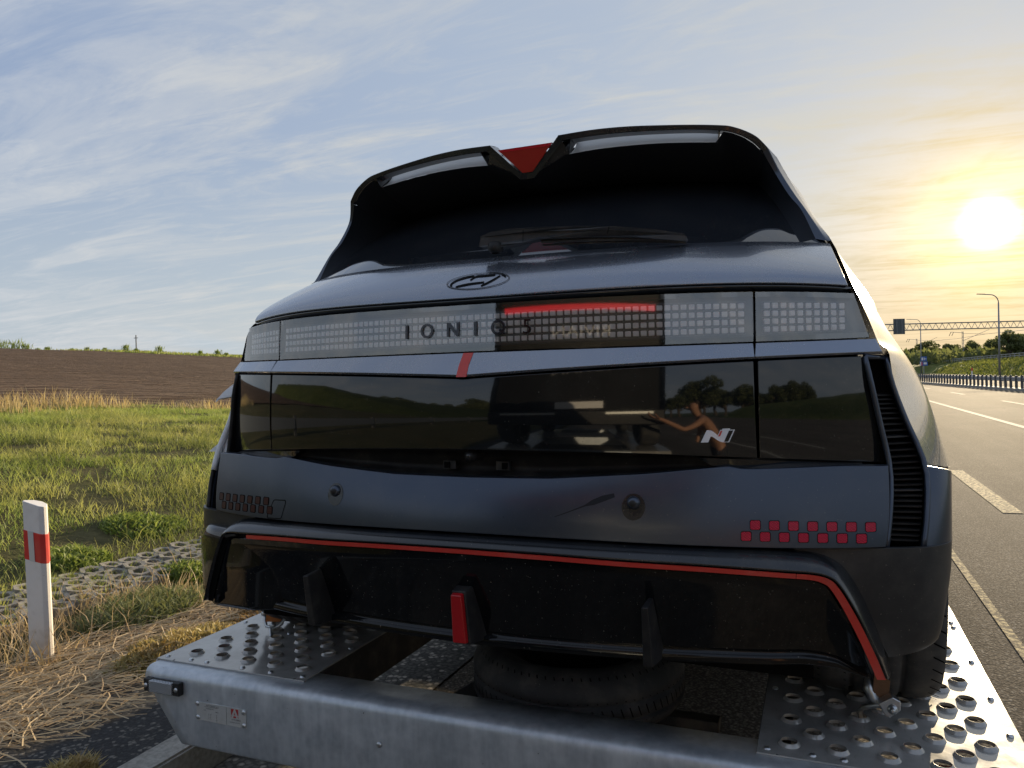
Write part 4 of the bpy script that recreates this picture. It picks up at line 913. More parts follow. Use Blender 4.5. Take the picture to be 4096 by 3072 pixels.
def Pe(u, v):                          # damaged left end of the diffuser, hanging outwards
    x = -.52-.382*u; zt_ = -.381-.008*u; zb_ = -.580-.030*u; e = max(0, (u-.78)/.22); ev = max(0, (.16-v)/.16)
    y = yb(abs(x), -.088)+.014*ev**2+.010*e**2.2+.035*max(0, v-.45)/.55*(1-.85*u)
    return (x+.030*e*max(0, (v-.8)/.2)**2+.02*e*ev, y+.06*max(0, 1-u/.4)**1.5, zt_*(1-v)+zb_*v)
V, F = panel(Pe, 26, 20, .02); mk('diffuser_end', V, F, glossl, car, smooth=True, label='left end of the black diffuser, broken loose from the bumper')
V = [(-.013, -.104, -.458), (.012, -.104, -.458), (-.010, -.104, -.560), (.021, -.104, -.560), (-.013, -.03, -.446), (.016, -.03, -.446), (-.012, -.03, -.566), (.024, -.03, -.566)]
FB = [(0, 2, 3, 1), (0, 4, 6, 2), (1, 3, 7, 5), (2, 6, 7, 3), (0, 1, 5, 4), (4, 5, 7, 6)]
fog = mk('fog_lamp', V, FB, fogm, car, bevel=.003)
Vh = [(-.016, -.092, -.452), (.017, -.092, -.452), (-.013, -.092, -.565), (.026, -.092, -.565), (-.022, .0, -.442), (.026, .0, -.442), (-.022, .02, -.578), (.042, .02, -.578)]
mk('fog_lamp_housing', Vh, FB, plast, car, bevel=.003)
p = np.array((.703, .045, -.449))
for s in (1, -1):
    V, F = lathe([(.0001, -.004), (.010, -.004), (.013, -.001), (.016, .012)], 20, (s*.700, .052, -.447), 'y'); mk('parking_sensor', V, F, plast, car, smooth=True)
# ---- bumper corners and air vents
ROWS = [(-.349, [(.66,.058),(.78,.083),(.85,.100),(.905,.125),(.938,.155),(.960,.195),(.971,.25)]),
        (-.400, [(.760,.078),(.80,.088),(.86,.105),(.910,.128),(.941,.158),(.960,.198),(.968,.25)]),
        (-.450, [(.792,.090),(.82,.097),(.868,.112),(.914,.134),(.941,.162),(.955,.20),(.96,.25)]),
        (-.510, [(.815,.102),(.838,.108),(.878,.122),(.914,.140),(.937,.168),(.946,.205),(.948,.25)]),
        (-.545, [(.829,.106),(.850,.114),(.882,.130),(.912,.150),(.930,.178),(.938,.21),(.94,.25)]),
        (-.566, [(.838,.108),(.857,.120),(.884,.138),(.910,.162),(.925,.188),(.933,.22),(.937,.25)])]
CG = np.array([[(x, y, z+(.034*(i/6)**2 if j == 5 else 0)) for i, (x, y) in enumerate(r_)] for j, (z, r_) in enumerate(ROWS)])
def Pc(u, v):
    n = len(CG)-1; t = v*n; col_ = [interp(CG[j], u) for j in range(n+1)]; return interp(np.array(col_), v)
def Pc_up(u, v):                      # bumper corner outside the vent
    A = [(.908,.135,-.360),(.938,.160,-.360),(.960,.198,-.360),(.971,.25,-.360)]; M = [(.920,.165,-.28),(.945,.185,-.28),(.964,.215,-.28),(.973,.26,-.28)]; B = [(.922,.20,-.198),(.945,.215,-.203),(.966,.24,-.210),(.975,.27,-.216)]
    return quad(interp(B, u), interp(M, u), interp(A, u), v)
VI = np.array([(.809,.165,.026),(.820,.160,-.03),(.833,.165,-.10),(.851,.165,-.200),(.848,.135,-.28),(.838,.112,-.356)])
VO = np.array([(.851,.215,.024),(.862,.215,-.03),(.884,.215,-.10),(.917,.195,-.196),(.916,.165,-.28),(.905,.140,-.357)])
def mirr(V): return [(-v[0], v[1], v[2]) for v in V]
def sidepart(name, V, F, m, s, **kw):
    V = [tuple(v) for v in V]
    if s < 0: V = mirr(V); F = [f[::-1] for f in F]
    return mk(name, V, F, m, car, **kw)
for s in (1, -1):
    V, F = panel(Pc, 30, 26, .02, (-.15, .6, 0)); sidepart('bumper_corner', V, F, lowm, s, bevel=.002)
    V, F = panel(Pc_up, 12, 10, .015, (-.5, .8, 0)); sidepart('bumper_corner', V, F, satin, s, bevel=.002)
    # vent frame: four thin bars
    mb = MB()
    for R_ in (VI, VO): mb.tube([interp(R_, k/14)+np.array([0, -.002, 0]) for k in range(15)], .006, 6)
    mb.tube([VI[-1], VO[-1]], .007, 6); mb.tube([VI[0], VO[0]], .006, 6)
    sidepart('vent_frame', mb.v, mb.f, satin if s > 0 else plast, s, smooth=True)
    V, F = grid(lambda u, v: interp(VI, v)*(1-u)+interp(VO, v)*u+np.array([-.004, .075-.03*u, 0]), 6, 20); back = sidepart('vent_back', V, F, voidm, s)
    V, F = grid(lambda u, v: interp(VI, v)+np.array([-.004*u, .075*u, 0]), 2, 20); sidepart('vent_wall', V, F, plast, s)
    V, F = grid(lambda u, v: interp(VO, v)+np.array([-.004*u, .045*u, 0]), 2, 20); sidepart('vent_wall', V, F, plast, s)
    if s > 0:
        for k in range(27):
            t = .28+.70*k/27; a = interp(VI, t); b = interp(VO, t); d = b-a; a = a+d*.10+np.array([0, .030, 0]); b = b-d*.10+np.array([0, .014, 0])
            mb = MB(); mb.add([a+(0, 0, .0030), b+(0, 0, .0030), b+(0, .03, .006), a+(0, .03, .006), a, b, b+(0, .03, .003), a+(0, .03, .003)],
                              [(0,1,2,3),(4,7,6,5),(0,4,5,1),(1,5,6,2),(2,6,7,3),(3,7,4,0)])
            mb.obj('vent_slat', plast if k not in (8, 17) else wiperm, back)
# ---- body side
S0 = np.array([(.922,.222,-.197),(.905,.222,-.15),(.887,.221,-.10),(.866,.219,-.03),(.856,.205,.036),(.838,.205,.055),(.822,.205,.10),(.803,.205,.150),(.790,.235,.185),(.757,.440,.309),(.716,.535,.388),(.664,.565,.487),(.636,.54,.535)])
def stn(y, lst): return np.array([(x, y, z) for z, x in lst])
S1 = stn(.62, [(-.245,1.019),(-.18,1.004),(-.11,.985),(-.03,.958),(.02,.934),(.06,.910),(.10,.886),(.145,.864),(.19,.846),(.354,.752),(.43,.715),(.50,.680),(.57,.62)]); S1[9:, 1] = .72
S2 = stn(1.05, [(-.26,1.03),(-.18,1.012),(-.11,.995),(-.03,.968),(.02,.944),(.06,.92),(.10,.898),(.145,.877),(.20,.85),(.37,.752),(.45,.712),(.53,.67),(.60,.60)])
S3 = stn(2.4, [(-.26,1.0),(-.18,1.0),(-.11,.99),(-.03,.965),(.02,.945),(.06,.925),(.10,.905),(.145,.885),(.20,.86),(.42,.76),(.52,.70),(.60,.64),(.68,.54)])
S4 = stn(3.3, [(-.26,1.0),(-.18,.995),(-.11,.985),(-.03,.965),(.0,.945),(.03,.925),(.06,.905),(.09,.885),(.13,.86),(.22,.78),(.28,.70),(.32,.62),(.36,.52)])
S5 = stn(4.25, [(-.30,.90),(-.22,.90),(-.16,.89),(-.10,.87),(-.06,.85),(-.03,.82),(0,.80),(.02,.78),(.03,.74),(.04,.68),(.05,.6),(.06,.5),(.06,.4)])
ST = [S0, S1, S2, S3, S4, S5]
def Pb(u, v): return interp(np.array([interp(s_, 1-v) for s_ in ST]), u)
for s in (1, -1):
    V, F = grid(lambda u, v: Pb(u, v), 60, 34); sidepart('body_side', V, F, paint, s, smooth=True)
    # sill and arch below the shoulder
    def Pw(u, v):
        y = .30+u*3.9; top = interp(np.array([s_[0] for s_ in ST]), .12+u*.88)
        ar = max(0, 1-((y-.6)/.40)**2)**.5*.42 if abs(y-.6) < .40 else 0; ar = max(ar, (max(0, 1-((y-3.55)/.40)**2)**.5*.42) if abs(y-3.55) < .4 else 0)
        zb = max(-.62, -.62+ar); return np.array([top[0]-.015*v, max(top[1], .27), min(top[2]*(1-v)+zb*v, top[2])])
    V, F = grid(Pw, 90, 6); sidepart('sill', V, F, satin, s, smooth=True)
for s in (1, -1):
    V, F = grid(lambda u, v: Pb(.37+u*.34, .275-v*.205)+np.array([.006, 0, .002]), 24, 8); sidepart('side_window', V, F, glassm, s, smooth=True)
# charge flap joint on the right rear wing
fl = MB(); FJ = [(2085,1170),(2120,1250),(2150,1340),(2170,1420),(2180,1490),(2165,1505),(2150,1500)]
# ---- roof, bonnet, inner shell
tops = [(.50,.64),(1.05,.690),(2.4,.735),(3.0,.60),(3.3,.40),(4.25,.10),(4.4,-.05)]
def Pr(u, v):
    y = .50+v*3.9; z = lin(tops, y)[0]; hw = lin([(.5,.62),(1.05,.60),(2.4,.54),(3.3,.52),(4.25,.40),(4.4,.4)], y)[0]; x = (u*2-1)*hw
    return (x, y, z-.09*abs(u*2-1)**3*(1 if y < 3 else .5))
V, F = grid(Pr, 24, 40); mk('roof', V, F, gloss, car, smooth=True)
mb = MB(); mb.box((-.70, .12, -.63), (.70, 4.2, -.30)); mb.box((-.90, 4.2, -.60), (.90, 4.42, -.08)); mb.obj('underbody', voidm, car)
V, F = grid(lambda u, v: ((u*2-1)*.80, Yp((u*2-1)*.80, .055), .160-v*.56), 30, 6); mk('inner_shell', V, F, voidm, car)
for s in (1, -1): mk('inner_shell', [(s*.66,.235,.02),(s*.84,.235,.02),(s*.915,.235,-.20),(s*.915,.235,-.50),(s*.70,.235,-.52)], [(0,1,2,3,4)], voidm, car)
slotm = mat('slot grey', (.55, .53, .49), .5, .0, .4); underm = mat('spoiler underside', (.026, .029, .035), .6, 0, .2); cheekm = mat('window seal', (.020, .023, .028), .9, 0, .08)
# ---- rear window, spoiler
def Pg(u, v):                         # v=0 top under the spoiler, v=1 lower edge
    xb = (u*2-1)*.748; b = np.array(r_gb(xb)); b = np.array([xb, b[0]+.012, b[1]-.004])
    xt = (u*2-1)*.60; t = np.array([xt, .70+.06*xt*xt, .585-.05*(xt/.6)**2]); m_ = (b+t)/2+np.array([0, -.012, .012]); return quad(t, m_, b, v)
V, F = grid(Pg, 50, 16); mk('rear_window', V, F, glassm, car, smooth=True)
TE = np.array([(.099,.362,.635),(.19,.369,.6385),(.277,.379,.637),(.361,.393,.632),(.443,.409,.626),(.504,.423,.620),(.531,.430,.615),(.563,.439,.602),(.590,.447,.585),(.614,.456,.558)])
TB = np.array([(.106,.366,.620),(.19,.372,.623),(.277,.382,.6225),(.361,.396,.6195),(.443,.412,.6145),(.504,.426,.607),(.528,.433,.602),(.556,.442,.590),(.580,.450,.573),(.603,.459,.548)])
BLI = np.array([(.603,.459,.548),(.628,.482,.500),(.660,.476,.440),(.690,.455,.393),(.720,.435,.318)])          # inner edge of the side blade
BLT = np.array([(.614,.456,.558),(.640,.485,.503),(.672,.478,.443),(.700,.458,.394),(.744,.438,.312)])          # its trailing edge
BLO = np.array([(.632,.52,.548),(.655,.565,.508),(.690,.560,.440),(.716,.535,.390),(.756,.445,.312)])           # outer edge
for s in (1, -1):
    top_in = TE + np.array([0, .055, .008])
    def Pt(u, v):
        a, b, c, d = interp(TB+np.array([0, .04, .002]), u), interp(TB, u), interp(TE, u), interp(TE+np.array([0, .05, .010]), u)
        return a*(1-v*3)+b*v*3 if v <= 1/3 else (b*(2-v*3)+c*(v*3-1) if v <= 2/3 else c*(3-v*3)+d*(v*3-2))
    V, F = grid(Pt, 40, 3); sidepart('spoiler', V, F, surm, s, bevel=.002)
    def Pbl(u, v):
        a, b, c = interp(BLI, u), interp(BLT, u), interp(BLO, u); return a*(1-v*2)+b*v*2 if v <= .5 else b*(2-v*2)+c*(v*2-1)
    V, F = grid(Pbl, 30, 4); sidepart('spoiler_blade', V, F, satin, s, bevel=.003)
    # underside: from below the slot forward to the glass, and inner cheek beside the glass
    SL = np.array([(.118,.392,.590),(.19,.395,.594),(.277,.405,.595),(.361,.418,.593),(.443,.434,.588),(.495,.444,.584)])
    tb_cl = TB.copy()
    def Pu(u, v):
        x = .0+u*.60; lo = interp(SL, min(max((x-.118)/(.495-.118), 0), 1)) if x < .495 else None
        e = np.array(lin([(p[0], p[1], p[2]) for p in SL], x)); xx = x
        if x < .118: e = np.array([.384+(.118-x)*.04, max(.590-(.118-x)*.45, .541)])
        if x > .495:
            e2 = np.array(lin([(p[0], p[1], p[2]) for p in TB], x)); k = min((x-.495)/.012, 1); e = e*(1-k)+(e2+np.array([.003, -.001]))*k
        g_ = np.array([.715+.06*x*x, .572-.05*(x/.6)**2]); p = e*(1-v)+g_*v; return (x, p[0], p[1]-.012*math.sin(math.pi*v))
    V, F = grid(Pu, 60, 10); sidepart('spoiler_underside', V, F, underm, s, smooth=True)
    V, F = grid(lambda u, v: interp(BLI, u)*(1-v)+np.array(Pg(.5+.5*(.94-.02*u), max(.02, u*.98)))*v, 24, 6); sidepart('window_cheek', V, F, cheekm, s, smooth=True)
    # air channel behind the spoiler lip
    def Pw2(u, v):
        a = interp(SL, u); b = np.array([a[0], a[1]+.075, a[2]+.062]); q_ = a*(1-v)+b*v; q_[1] += .015*math.sin(math.pi*v); return q_
    V, F = grid(Pw2, 30, 6); sidepart('spoiler_slot', V, F, slotm, s, smooth=True)
    for e in (0, 1):
        a = interp(SL, e); b = interp(TB, (.04 if e == 0 else .545)); mb = MB()
        mb.add([a, b, b+(0, .06, .02), a+(0, .085, .06)], [(0, 1, 2, 3)]); sidepart('slot_end', mb.v, mb.f, wiperm, s)
    # outer skin from the lip forward to the roof
    V, F = grid(lambda u, v: interp(TE[5:]+np.array([0, .05, .010]), u)*(1-v)+np.array([.50+.12*u, .75, .665-.09*u])*v, 16, 6); sidepart('spoiler_top', V, F, paint, s, smooth=True)
    V, F = grid(lambda u, v: interp(BLO, u)*(1-v)+interp(S1[[12, 11, 10, 9]], u)*v, 12, 4); sidepart('pillar_skin', V, F, paint, s, smooth=True)
    # V notch in the middle
    mk('notch_cheek', [(s*.099,.366,.634),(s*.118,.394,.590),(s*.118,.47,.652),(s*.099,.42,.645),(s*.02,.39,.545),(s*.02,.44,.56)], [(0,1,2,3),(0,4,5,3),(0,1,4)], surm, car)
    mb = MB(); a = [np.array(p) for p in ((.0165,.383,.552), (.099,.362,.635))]; w = np.array((.010, .002, -.012))
    mb.add([a[0], a[1], a[1]+(.010, .004, -.015), a[0]+(.004, .003, -.014), a[0]+(0, .05, .004), a[1]+(0, .05, .008)], [(0, 1, 2, 3), (0, 4, 5, 1)])
    mb.add([(0, .384, .552), (.0165, .383, .552), (.0205, .386, .538), (0, .387, .537), (0, .43, .556), (.0165, .43, .556)], [(0, 1, 2, 3), (0, 4, 5, 1)])
    sidepart('spoiler_notch', mb.v, mb.f, surm, s)
bl = mk('high_brake_lamp', [(-.072,.374,.615),(.072,.374,.615),(.0150,.389,.556),(-.0150,.389,.556),(-.072,.42,.622),(.072,.42,.622)], [(0, 3, 2, 1), (0, 1, 5, 4)], redclear, car)
mk('brake_lamp_rim', [(-.078,.371,.621),(.078,.371,.621),(.072,.3735,.614),(-.072,.3735,.614),(-.078,.42,.626),(.078,.42,.626)], [(0, 3, 2, 1), (0, 1, 5, 4)], redtop, bl)
# ---- wiper
def wmap(x, z): return (x, .118+.29*x*x+.34*x**4-(z-.31)*.10, z)
wp = [(-.027,.316),(-.020,.339),(.008,.347),(.05,.3495),(.14,.3475),(.216,.3435),(.301,.3375),(.389,.3255),(.448,.3145),(.4515,.3055),(.448,.300),(.336,.312),(.235,.318),(.126,.3215),(.087,.317),(.076,.315),(.032,.311),(-.007,.313)]
def wiper_obj():
    fr = [np.array(wmap(*p)) for p in wp]; n = len(fr)
    ctr = [p+np.array([0, .0, 0]) for p in fr]; bk = [p+np.array([0, .024, -.002]) for p in fr]
    tri = tessellate_polygon([[Vector((p[0], p[1], 0)) for p in wp]])
    # lower face turned slightly down: ridge along the upper third
    return fr+bk, [tuple(t) for t in tri]+[(i, (i+1) % n, n+(i+1) % n, n+i) for i in range(n)]
V, F = wiper_obj(); wiper = mk('wiper', V, F, wiperm, car, bevel=.003)
ridge = [(-.020,.339),(.008,.347),(.05,.3495),(.14,.3475),(.216,.3435),(.301,.3375),(.389,.3255),(.448,.3145),(.448,.311),(.389,.3195),(.301,.329),(.216,.3345),(.14,.338),(.05,.3395),(.012,.337)]
fr = [np.array(wmap(*p))+(0, -.0035 if i < 8 else -.0012, 0) for i, p in enumerate(ridge)]; n = len(fr); tri = tessellate_polygon([[Vector((p[0], p[1], 0)) for p in ridge]])
mk('wiper_arm_top', fr, [tuple(t) for t in tri], wiperm, wiper)
mb = MB(); mb.tube([np.array(wmap(x, z))+(0, .012, 0) for x, z in ((.126,.3165),(.235,.3135),(.336,.3095),(.448,.3015))], .004, 6); mb.tube([np.array(wmap(x, z))+(0, .02, 0) for x, z in ((.126,.310),(.235,.308),(.336,.305),(.448,.299))], .0025, 5); mb.obj('wiper_blade', rub, wiper)
V, F = lathe([(.010, -.002), (.014, .0), (.018, .006), (.018, .020), (.012, .024)], 22, (.013, .125, .300), 'z'); mk('wiper_pivot', V, F, plast, wiper, smooth=True)
for a, b in (((.086,.318),(.0885,.345)),((.2875,.3385),(.283,.322))):
    mb = MB(); mb.tube([np.array(wmap(*a))+(0, -.002, 0), np.array(wmap(*b))+(0, -.002, 0)], .0008, 4); mb.obj('wiper_joint', voidm, wiper)
# ---- emblem pressed into the hatch
def hm(x, z):
    zt, zm, zl = r_gb(x)[1], r_hm(x)[1], r_hb(x)[1]; v = (zt-z)/(zt-zl)
    for _ in range(8): v += ((quad(zt, zm, zl, v)-z)/(zt-zl))
    return (x, quad(r_gb(x)[0], r_hm(x)[0], r_hb(x)[0], v), z)
def stroke(pts, w, h, mb, taper=None):
    pts = np.array(pts, float); n = len(pts); L = []; R_ = []
    for i in range(n):
        t = pts[min(i+1, n-1)]-pts[max(i-1, 0)]; t /= np.linalg.norm(t)+1e-9; nn = np.array([-t[1], t[0]])*w/2*(taper[i] if taper else 1)
        L.append(tuple(pts[i]+nn)); R_.append(tuple(pts[i]-nn))
    V = [np.array(hm(*p))+(0, -h, h*.6) for p in L+R_]; mb.add(V, [(i, n+i, n+i+1, i+1) for i in range(n-1)])
ecx, ecz, ea, eb = -.002, .2245, .078, .0205
mb = MB(); stroke([(ecx+ea*math.cos(t), ecz+eb*math.sin(t)) for t in np.linspace(0, 2*math.pi, 49)], .0022, .0014, mb)
emb = mb.obj('emblem', darkchrome, car)
grooves = [[(-.052,.2125),(-.035,.2155),(-.015,.2178),(.017,.2195)], [(.013,.2105),(.028,.218),(.041,.2265),(.050,.2345)],
           [(-.022,.2275),(-.012,.2365),(.010,.2372),(.036,.2375)], [(-.064,.215),(-.068,.221),(-.058,.230),(-.036,.2365),(-.018,.2385)], [(.052,.2365),(.061,.233),(.066,.229)]]
mb = MB()
for gr in grooves:
    P = [tuple(interp(np.array(gr), k/12)) for k in range(13)]; stroke(P, .0058 if gr is not grooves[-1] else .003, .0010, mb, [.75+.25*math.sin(math.pi*k/12) for k in range(13)])
mb.obj('emblem_groove', voidm, emb)
# ---- N badge
pm = lambda x, z: (x, Yp(x, -.0495), z)
def nb(px_, pz_): return (.4992+(px_-1010)*(.0645/455)-0*(pz_), -.1390+(1390-pz_)*(.0247/162))
badge = [(1010,1390),(1085,1240),(1092,1231),(1112,1228),(1140,1232),(1170,1246),(1205,1272),(1237,1302),(1270,1229),(1294,1229),(1300,1212),(1402,1212),(1398,1228),(1465,1228),(1386,1392),(1300,1392),(1262,1380),(1230,1362),(1195,1334),(1165,1316),(1150,1313),(1140,1318),(1108,1390)]
V, F = extrude2d([nb(*p) for p in badge], pm, .0018); bd = mk('badge', V, F, whitem, car)
V, F = extrude2d([nb(*p) for p in [(1275,1242),(1300,1240),(1272,1305),(1258,1313),(1241,1312)]], pm, .0023); mk('badge_red', V, F, redfilm, bd)
V, F = extrude2d([nb(*p) for p in [(1388,1238),(1446,1236),(1373,1384),(1318,1384)]], pm, .0023); mk('badge_black', V, F, gloss, bd)
# ---- tape left on the damaged left vent
def tape(pts, nm='tape'):
    V = [np.array(p) for p in pts]; n = len(V); tri = tessellate_polygon([[Vector((p[0], p[2], 0)) for p in V]])
    mk(nm, V+[v+(0.001, .002, 0) for v in V], [tuple(t) for t in tri]+[tuple(i+n for i in t[::-1]) for t in tri], tapem, car, smooth=True)
tape([(-.824,.185,.006),(-.850,.20,.004),(-.868,.20,-.004),(-.892,.195,-.022),(-.912,.19,-.042),(-.917,.187,-.052),(-.908,.19,-.044),(-.88,.2,-.040),(-.852,.205,-.036),(-.826,.19,-.032)])
tape([(-.842,.195,-.058),(-.876,.215,-.062),(-.884,.222,-.120),(-.862,.205,-.122),(-.845,.185,-.118)])
tape([(-.875,.215,-.135),(-.903,.21,-.155),(-.935,.205,-.180),(-.958,.20,-.197),(-.925,.205,-.198),(-.90,.205,-.206),(-.885,.20,-.215),(-.857,.18,-.222),(-.872,.2,-.20)])
mb = MB(); mb.tube([interp(VO, t)*(-1, 1, 1)+(0.004, -.004, 0) for t in np.linspace(.15, .72, 12)], .0085, 6); mb.obj('tape', tapem, car, smooth=True)
# ---- wheels
TY = .335
prof = [(.235,-.10),(.245,-.128),(.29,-.138),(.315,-.134),(.328,-.118),(TY-.003,-.105),(TY,-.085),(TY,-.060),(TY-.009,-.058),(TY-.009,-.048),(TY,-.046),(TY,-.008),(TY-.009,-.006),(TY-.009,.006),(TY,.008),(TY,.046),(TY-.009,.048),(TY-.009,.058),(TY,.060),(TY,.085),(TY-.003,.105),(.328,.118),(.315,.134),(.29,.138),(.245,.128),(.235,.10)]
for s in (1, -1):
    for y in (.60, 3.55):
        c = np.array((s*.832, y, -.80+TY-.006)); V, F = lathe(prof, 64, c, 'x'); w = mk('wheel', V, F, rub, car, smooth=True)
        mb = MB()
        for k in range(54):
            th = 2*math.pi*k/54
            for a0, a1 in ((-.128, -.066), (.066, .128)):
                V2 = []
                for a, rr in ((a0, .3235), (a1, TY+.0006)):
                    for d_ in (-.007, .007):
                        t2 = th+d_+(a*1.2); V2.append(c+(a, rr*math.cos(t2), rr*math.sin(t2)))
                mb.add(V2, [(0, 1, 3, 2)])
        mb.obj('tread_sipe', voidm, w, kind='stuff')
        V, F = lathe([(.236,-.09),(.22,-.02),(.10,.03*s),(.0001,.03*s)], 32, c, 'x'); mk('rim', V, F, darksteel, w, smooth=True)
# ================================================================== roadside things
def postb(gg, bs, out):
    p = coords(gg); s3 = gg.n('ShaderNodeSeparateXYZ'); gg.set(s3, 0, p); n1 = gg.noise(p, 14, 6, .7); n2 = gg.noise(p, 60, 3, .6)
    splash = gg.mapr(gg.m('ADD', gg.m('MULTIPLY', s3.outputs[2], 1.6), gg.m('MULTIPLY', n1, .9)), .55, 1.05, 1, 0)
    cc = gg.mix(gg.mapr(n1, .45, .75, 0, .35), (.80, .77, .74), (.58, .52, .45)); cc = gg.mix(gg.m('MULTIPLY', splash, .55), cc, (.34, .27, .19)); cc = gg.mix(gg.mapr(n2, .68, .74, 0, .5), cc, (.3, .26, .2)); gg.set(bs, 'Base Color', cc)
whitep = mat('post plastic', (.78, .75, .72), .45, 0, .4, build=postb)
redp = mat('post red', (.62, .035, .03), .4, 0, .4, build=dusty((.64, .04, .035), (.5, .3, .2), .15, 12, .05))
reflm = mat('post reflector', (.62, .63, .64), .3, .2, .5)
steelm = mat('grey steel', (.30, .31, .32), .5, .6, .5); darkp = mat('dark post', (.10, .10, .10), .6, .3, .4)
base = at_z(93*1.8517, 1432*1.8517, -1.185); bx, by = base[0], base[1]
po = thing('delineator_post', (bx, by, -1.185), 'white plastic roadside post with a red band and grey reflector', 'post')
# section: rounded triangle with its broad face towards the traffic
sec = [(-.046, -.018), (.030, -.030), (.046, -.020), (.050, -.004), (.030, .034), (.0, .048), (-.030, .036), (-.050, .0)]
fx = np.array([CR[0], CR[1]]); fx /= np.linalg.norm(fx); fy = np.array([-fx[1], fx[0]])
def psec(z, k=1., drop=0., tilt=.018): return [(bx+(a*k)*fx[0]+b*k*fy[0]-tilt*(z+1.185)*fx[0], by+(a*k)*fx[1]+b*k*fy[1]-tilt*(z+1.185)*fx[1], z-drop*(a+.05)) for a, b in sec]
def prism(name, z0, z1, k, m_, d0=0., d1=0., cap=True, par=po):
    A, B = psec(z0, k, d0), psec(z1, k, d1); n = len(sec); F = [(i, (i+1) % n, n+(i+1) % n, n+i) for i in range(n)]+([tuple(range(n))[::-1], tuple(range(n, 2*n))] if cap else []); return mk(name, A+B, F, m_, par, bevel=.003)
zt = -.4775; SLP = .38
prism('post_body', -1.26, -.545, 1., whitep); prism('post_cap', -.548, zt, 1., whitep, 0, .30)
prism('red_band', -.728, -.600, 1.03, redp, .25, .25)
A = psec(-.60, 1.06, .25); B = psec(-.728, 1.06, .25)
def lerp(a, b, t): return tuple(np.array(a)*(1-t)+np.array(b)*t)
a0, a1, b0, b1 = lerp(A[0], A[1], .30), lerp(A[0], A[1], .62), lerp(B[0], B[1], .34), lerp(B[0], B[1], .66); off = np.array([-fy[0]*.002, -fy[1]*.002, 0])
mk('reflector', [np.array(p)+off for p in (a0, a1, b1, b0)]+[np.array(p) for p in (a0, a1, b1, b0)], [(0, 3, 2, 1), (0, 1, 5, 4), (1, 2, 6, 5), (2, 3, 7, 6), (3, 0, 4, 7)], reflm, po)
# guard rail on the far side of the carriageway: single posts and two beams
gr = thing('guard_rail', (9.9, 55, -1.3), 'long steel guard rail with closely set posts across the road', 'guard rail')
gA, gB = np.array((11.9, 18.)), np.array((8.4, 84.))
mb = MB(); d = (gB-gA)/np.linalg.norm(gB-gA); nrm = np.array([d[1], -d[0]])
def wbeam(mb, z0, z1, off_):
    V = []; prof = [(0, z0), (-.03, z0+.04), (-.03, z0+.10), (0, (z0+z1)/2), (-.03, z1-.10), (-.03, z1-.04), (0, z1)]
    for p in (gA, gB):
        for a, z in prof: q_ = p+nrm*(a+off_); V.append((q_[0], q_[1], z))
    m_ = len(prof); mb.add(V, [(j, j+1, m_+j+1, m_+j) for j in range(m_-1)])
wbeam(mb, -.82, -.58, 0); mb.obj('rail_beam', steelm, gr)
pb = MB(); pb.box((-.06, -.06, 0), (.06, .06, .80)); pme2 = bpy.data.meshes.new('rail_post'); setmesh(pme2, pb.v, pb.f); pme2.materials.append(darkp)
L = np.linalg.norm(gB-gA)
for k in range(int(L/1.0)): p = gA+d*k*1.0; inst('rail_post', pme2, (p[0]-nrm[0]*.02, p[1]-nrm[1]*.02, -1.3), gr)
mb = MB(); V = []
for p in (gA, gB):
    for a in (-.35, .35): q_ = p+nrm*a; V += [(q_[0], q_[1], -1.30), (q_[0], q_[1], -1.17)]
mb.add(V, [(1, 3, 7, 5), (0, 1, 5, 4), (2, 6, 7, 3)]); mb.obj('rail_kerb', conc, gr)
# railing on top of the embankment
def railing(name, label, a, b, z, n, h):
    t = thing(name, (a[0], a[1], z), label, 'railing'); a, b = np.array(a), np.array(b)
    mb = MB()
    for zz in (.55*h, h): mb.tube([(a[0], a[1], z+zz), (b[0], b[1], z+zz)], .07, 6)
    mb.obj('handrail', steelm, t); me = bpy.data.meshes.new('upright'); q_ = MB(); q_.box((-.06, -.06, 0), (.06, .06, h)); setmesh(me, q_.v, q_.f); me.materials.append(steelm)
    for k in range(n+1): p = a+(b-a)*k/n; inst('upright', me, (p[0], p[1], z), t)
railing('railing', 'grey guard railing along the top of the grass embankment', (30.5, 60), (30.5, 250), 1.25, 60, .8)
# lamp posts
def lamp_post(label, fx_, fyb, fyt, D, arm, zb):
    p = at_depth(fx_, fyb, D); top = at_depth(fx_, fyt, D)[2]; t = thing('street_lamp', (p[0], p[1], zb), label, 'street lamp', 'street lamps along the far road')
    q_ = CR*np.array([1, 1, 0]); q_ /= np.linalg.norm(q_)
    mb = MB(); pts = [(p[0], p[1], zb), (p[0], p[1], zb+(top-zb)*.5), (p[0], p[1], top-1.0)]; mb.tube(pts, [.13, .11, .08], 8); mb.obj('pole', steelm, t, smooth=True)
    mb = MB(); mb.tube([np.array((p[0], p[1], top-1.0))]+[np.array((p[0], p[1], top-1.0))+np.array((0, 0, 1.0))*math.sin(a)-q_*(1-math.cos(a))*1.0 for a in np.linspace(.2, math.pi/2, 6)]+[np.array((p[0], p[1], top+.05))-q_*arm], .06, 6); mb.obj('arm', steelm, t, smooth=True)
    e = np.array((p[0], p[1], top+.07))-q_*arm; mb = MB(); s2 = np.array([-q_[1], q_[0], 0])*.14; l2 = q_*.95
    V = [e-s2+(0, 0, .05), e+s2+(0, 0, .05), e+s2-l2+(0, 0, .08), e-s2-l2+(0, 0, .08), e-s2-(0, 0, .05), e+s2-(0, 0, .05), e+s2*.6-l2, e-s2*.6-l2]; mb.add(V, [(0,1,2,3),(7,6,5,4),(0,4,5,1),(1,5,6,2),(2,6,7,3),(3,7,4,0)]); mb.obj('lamp_head', steelm, t)
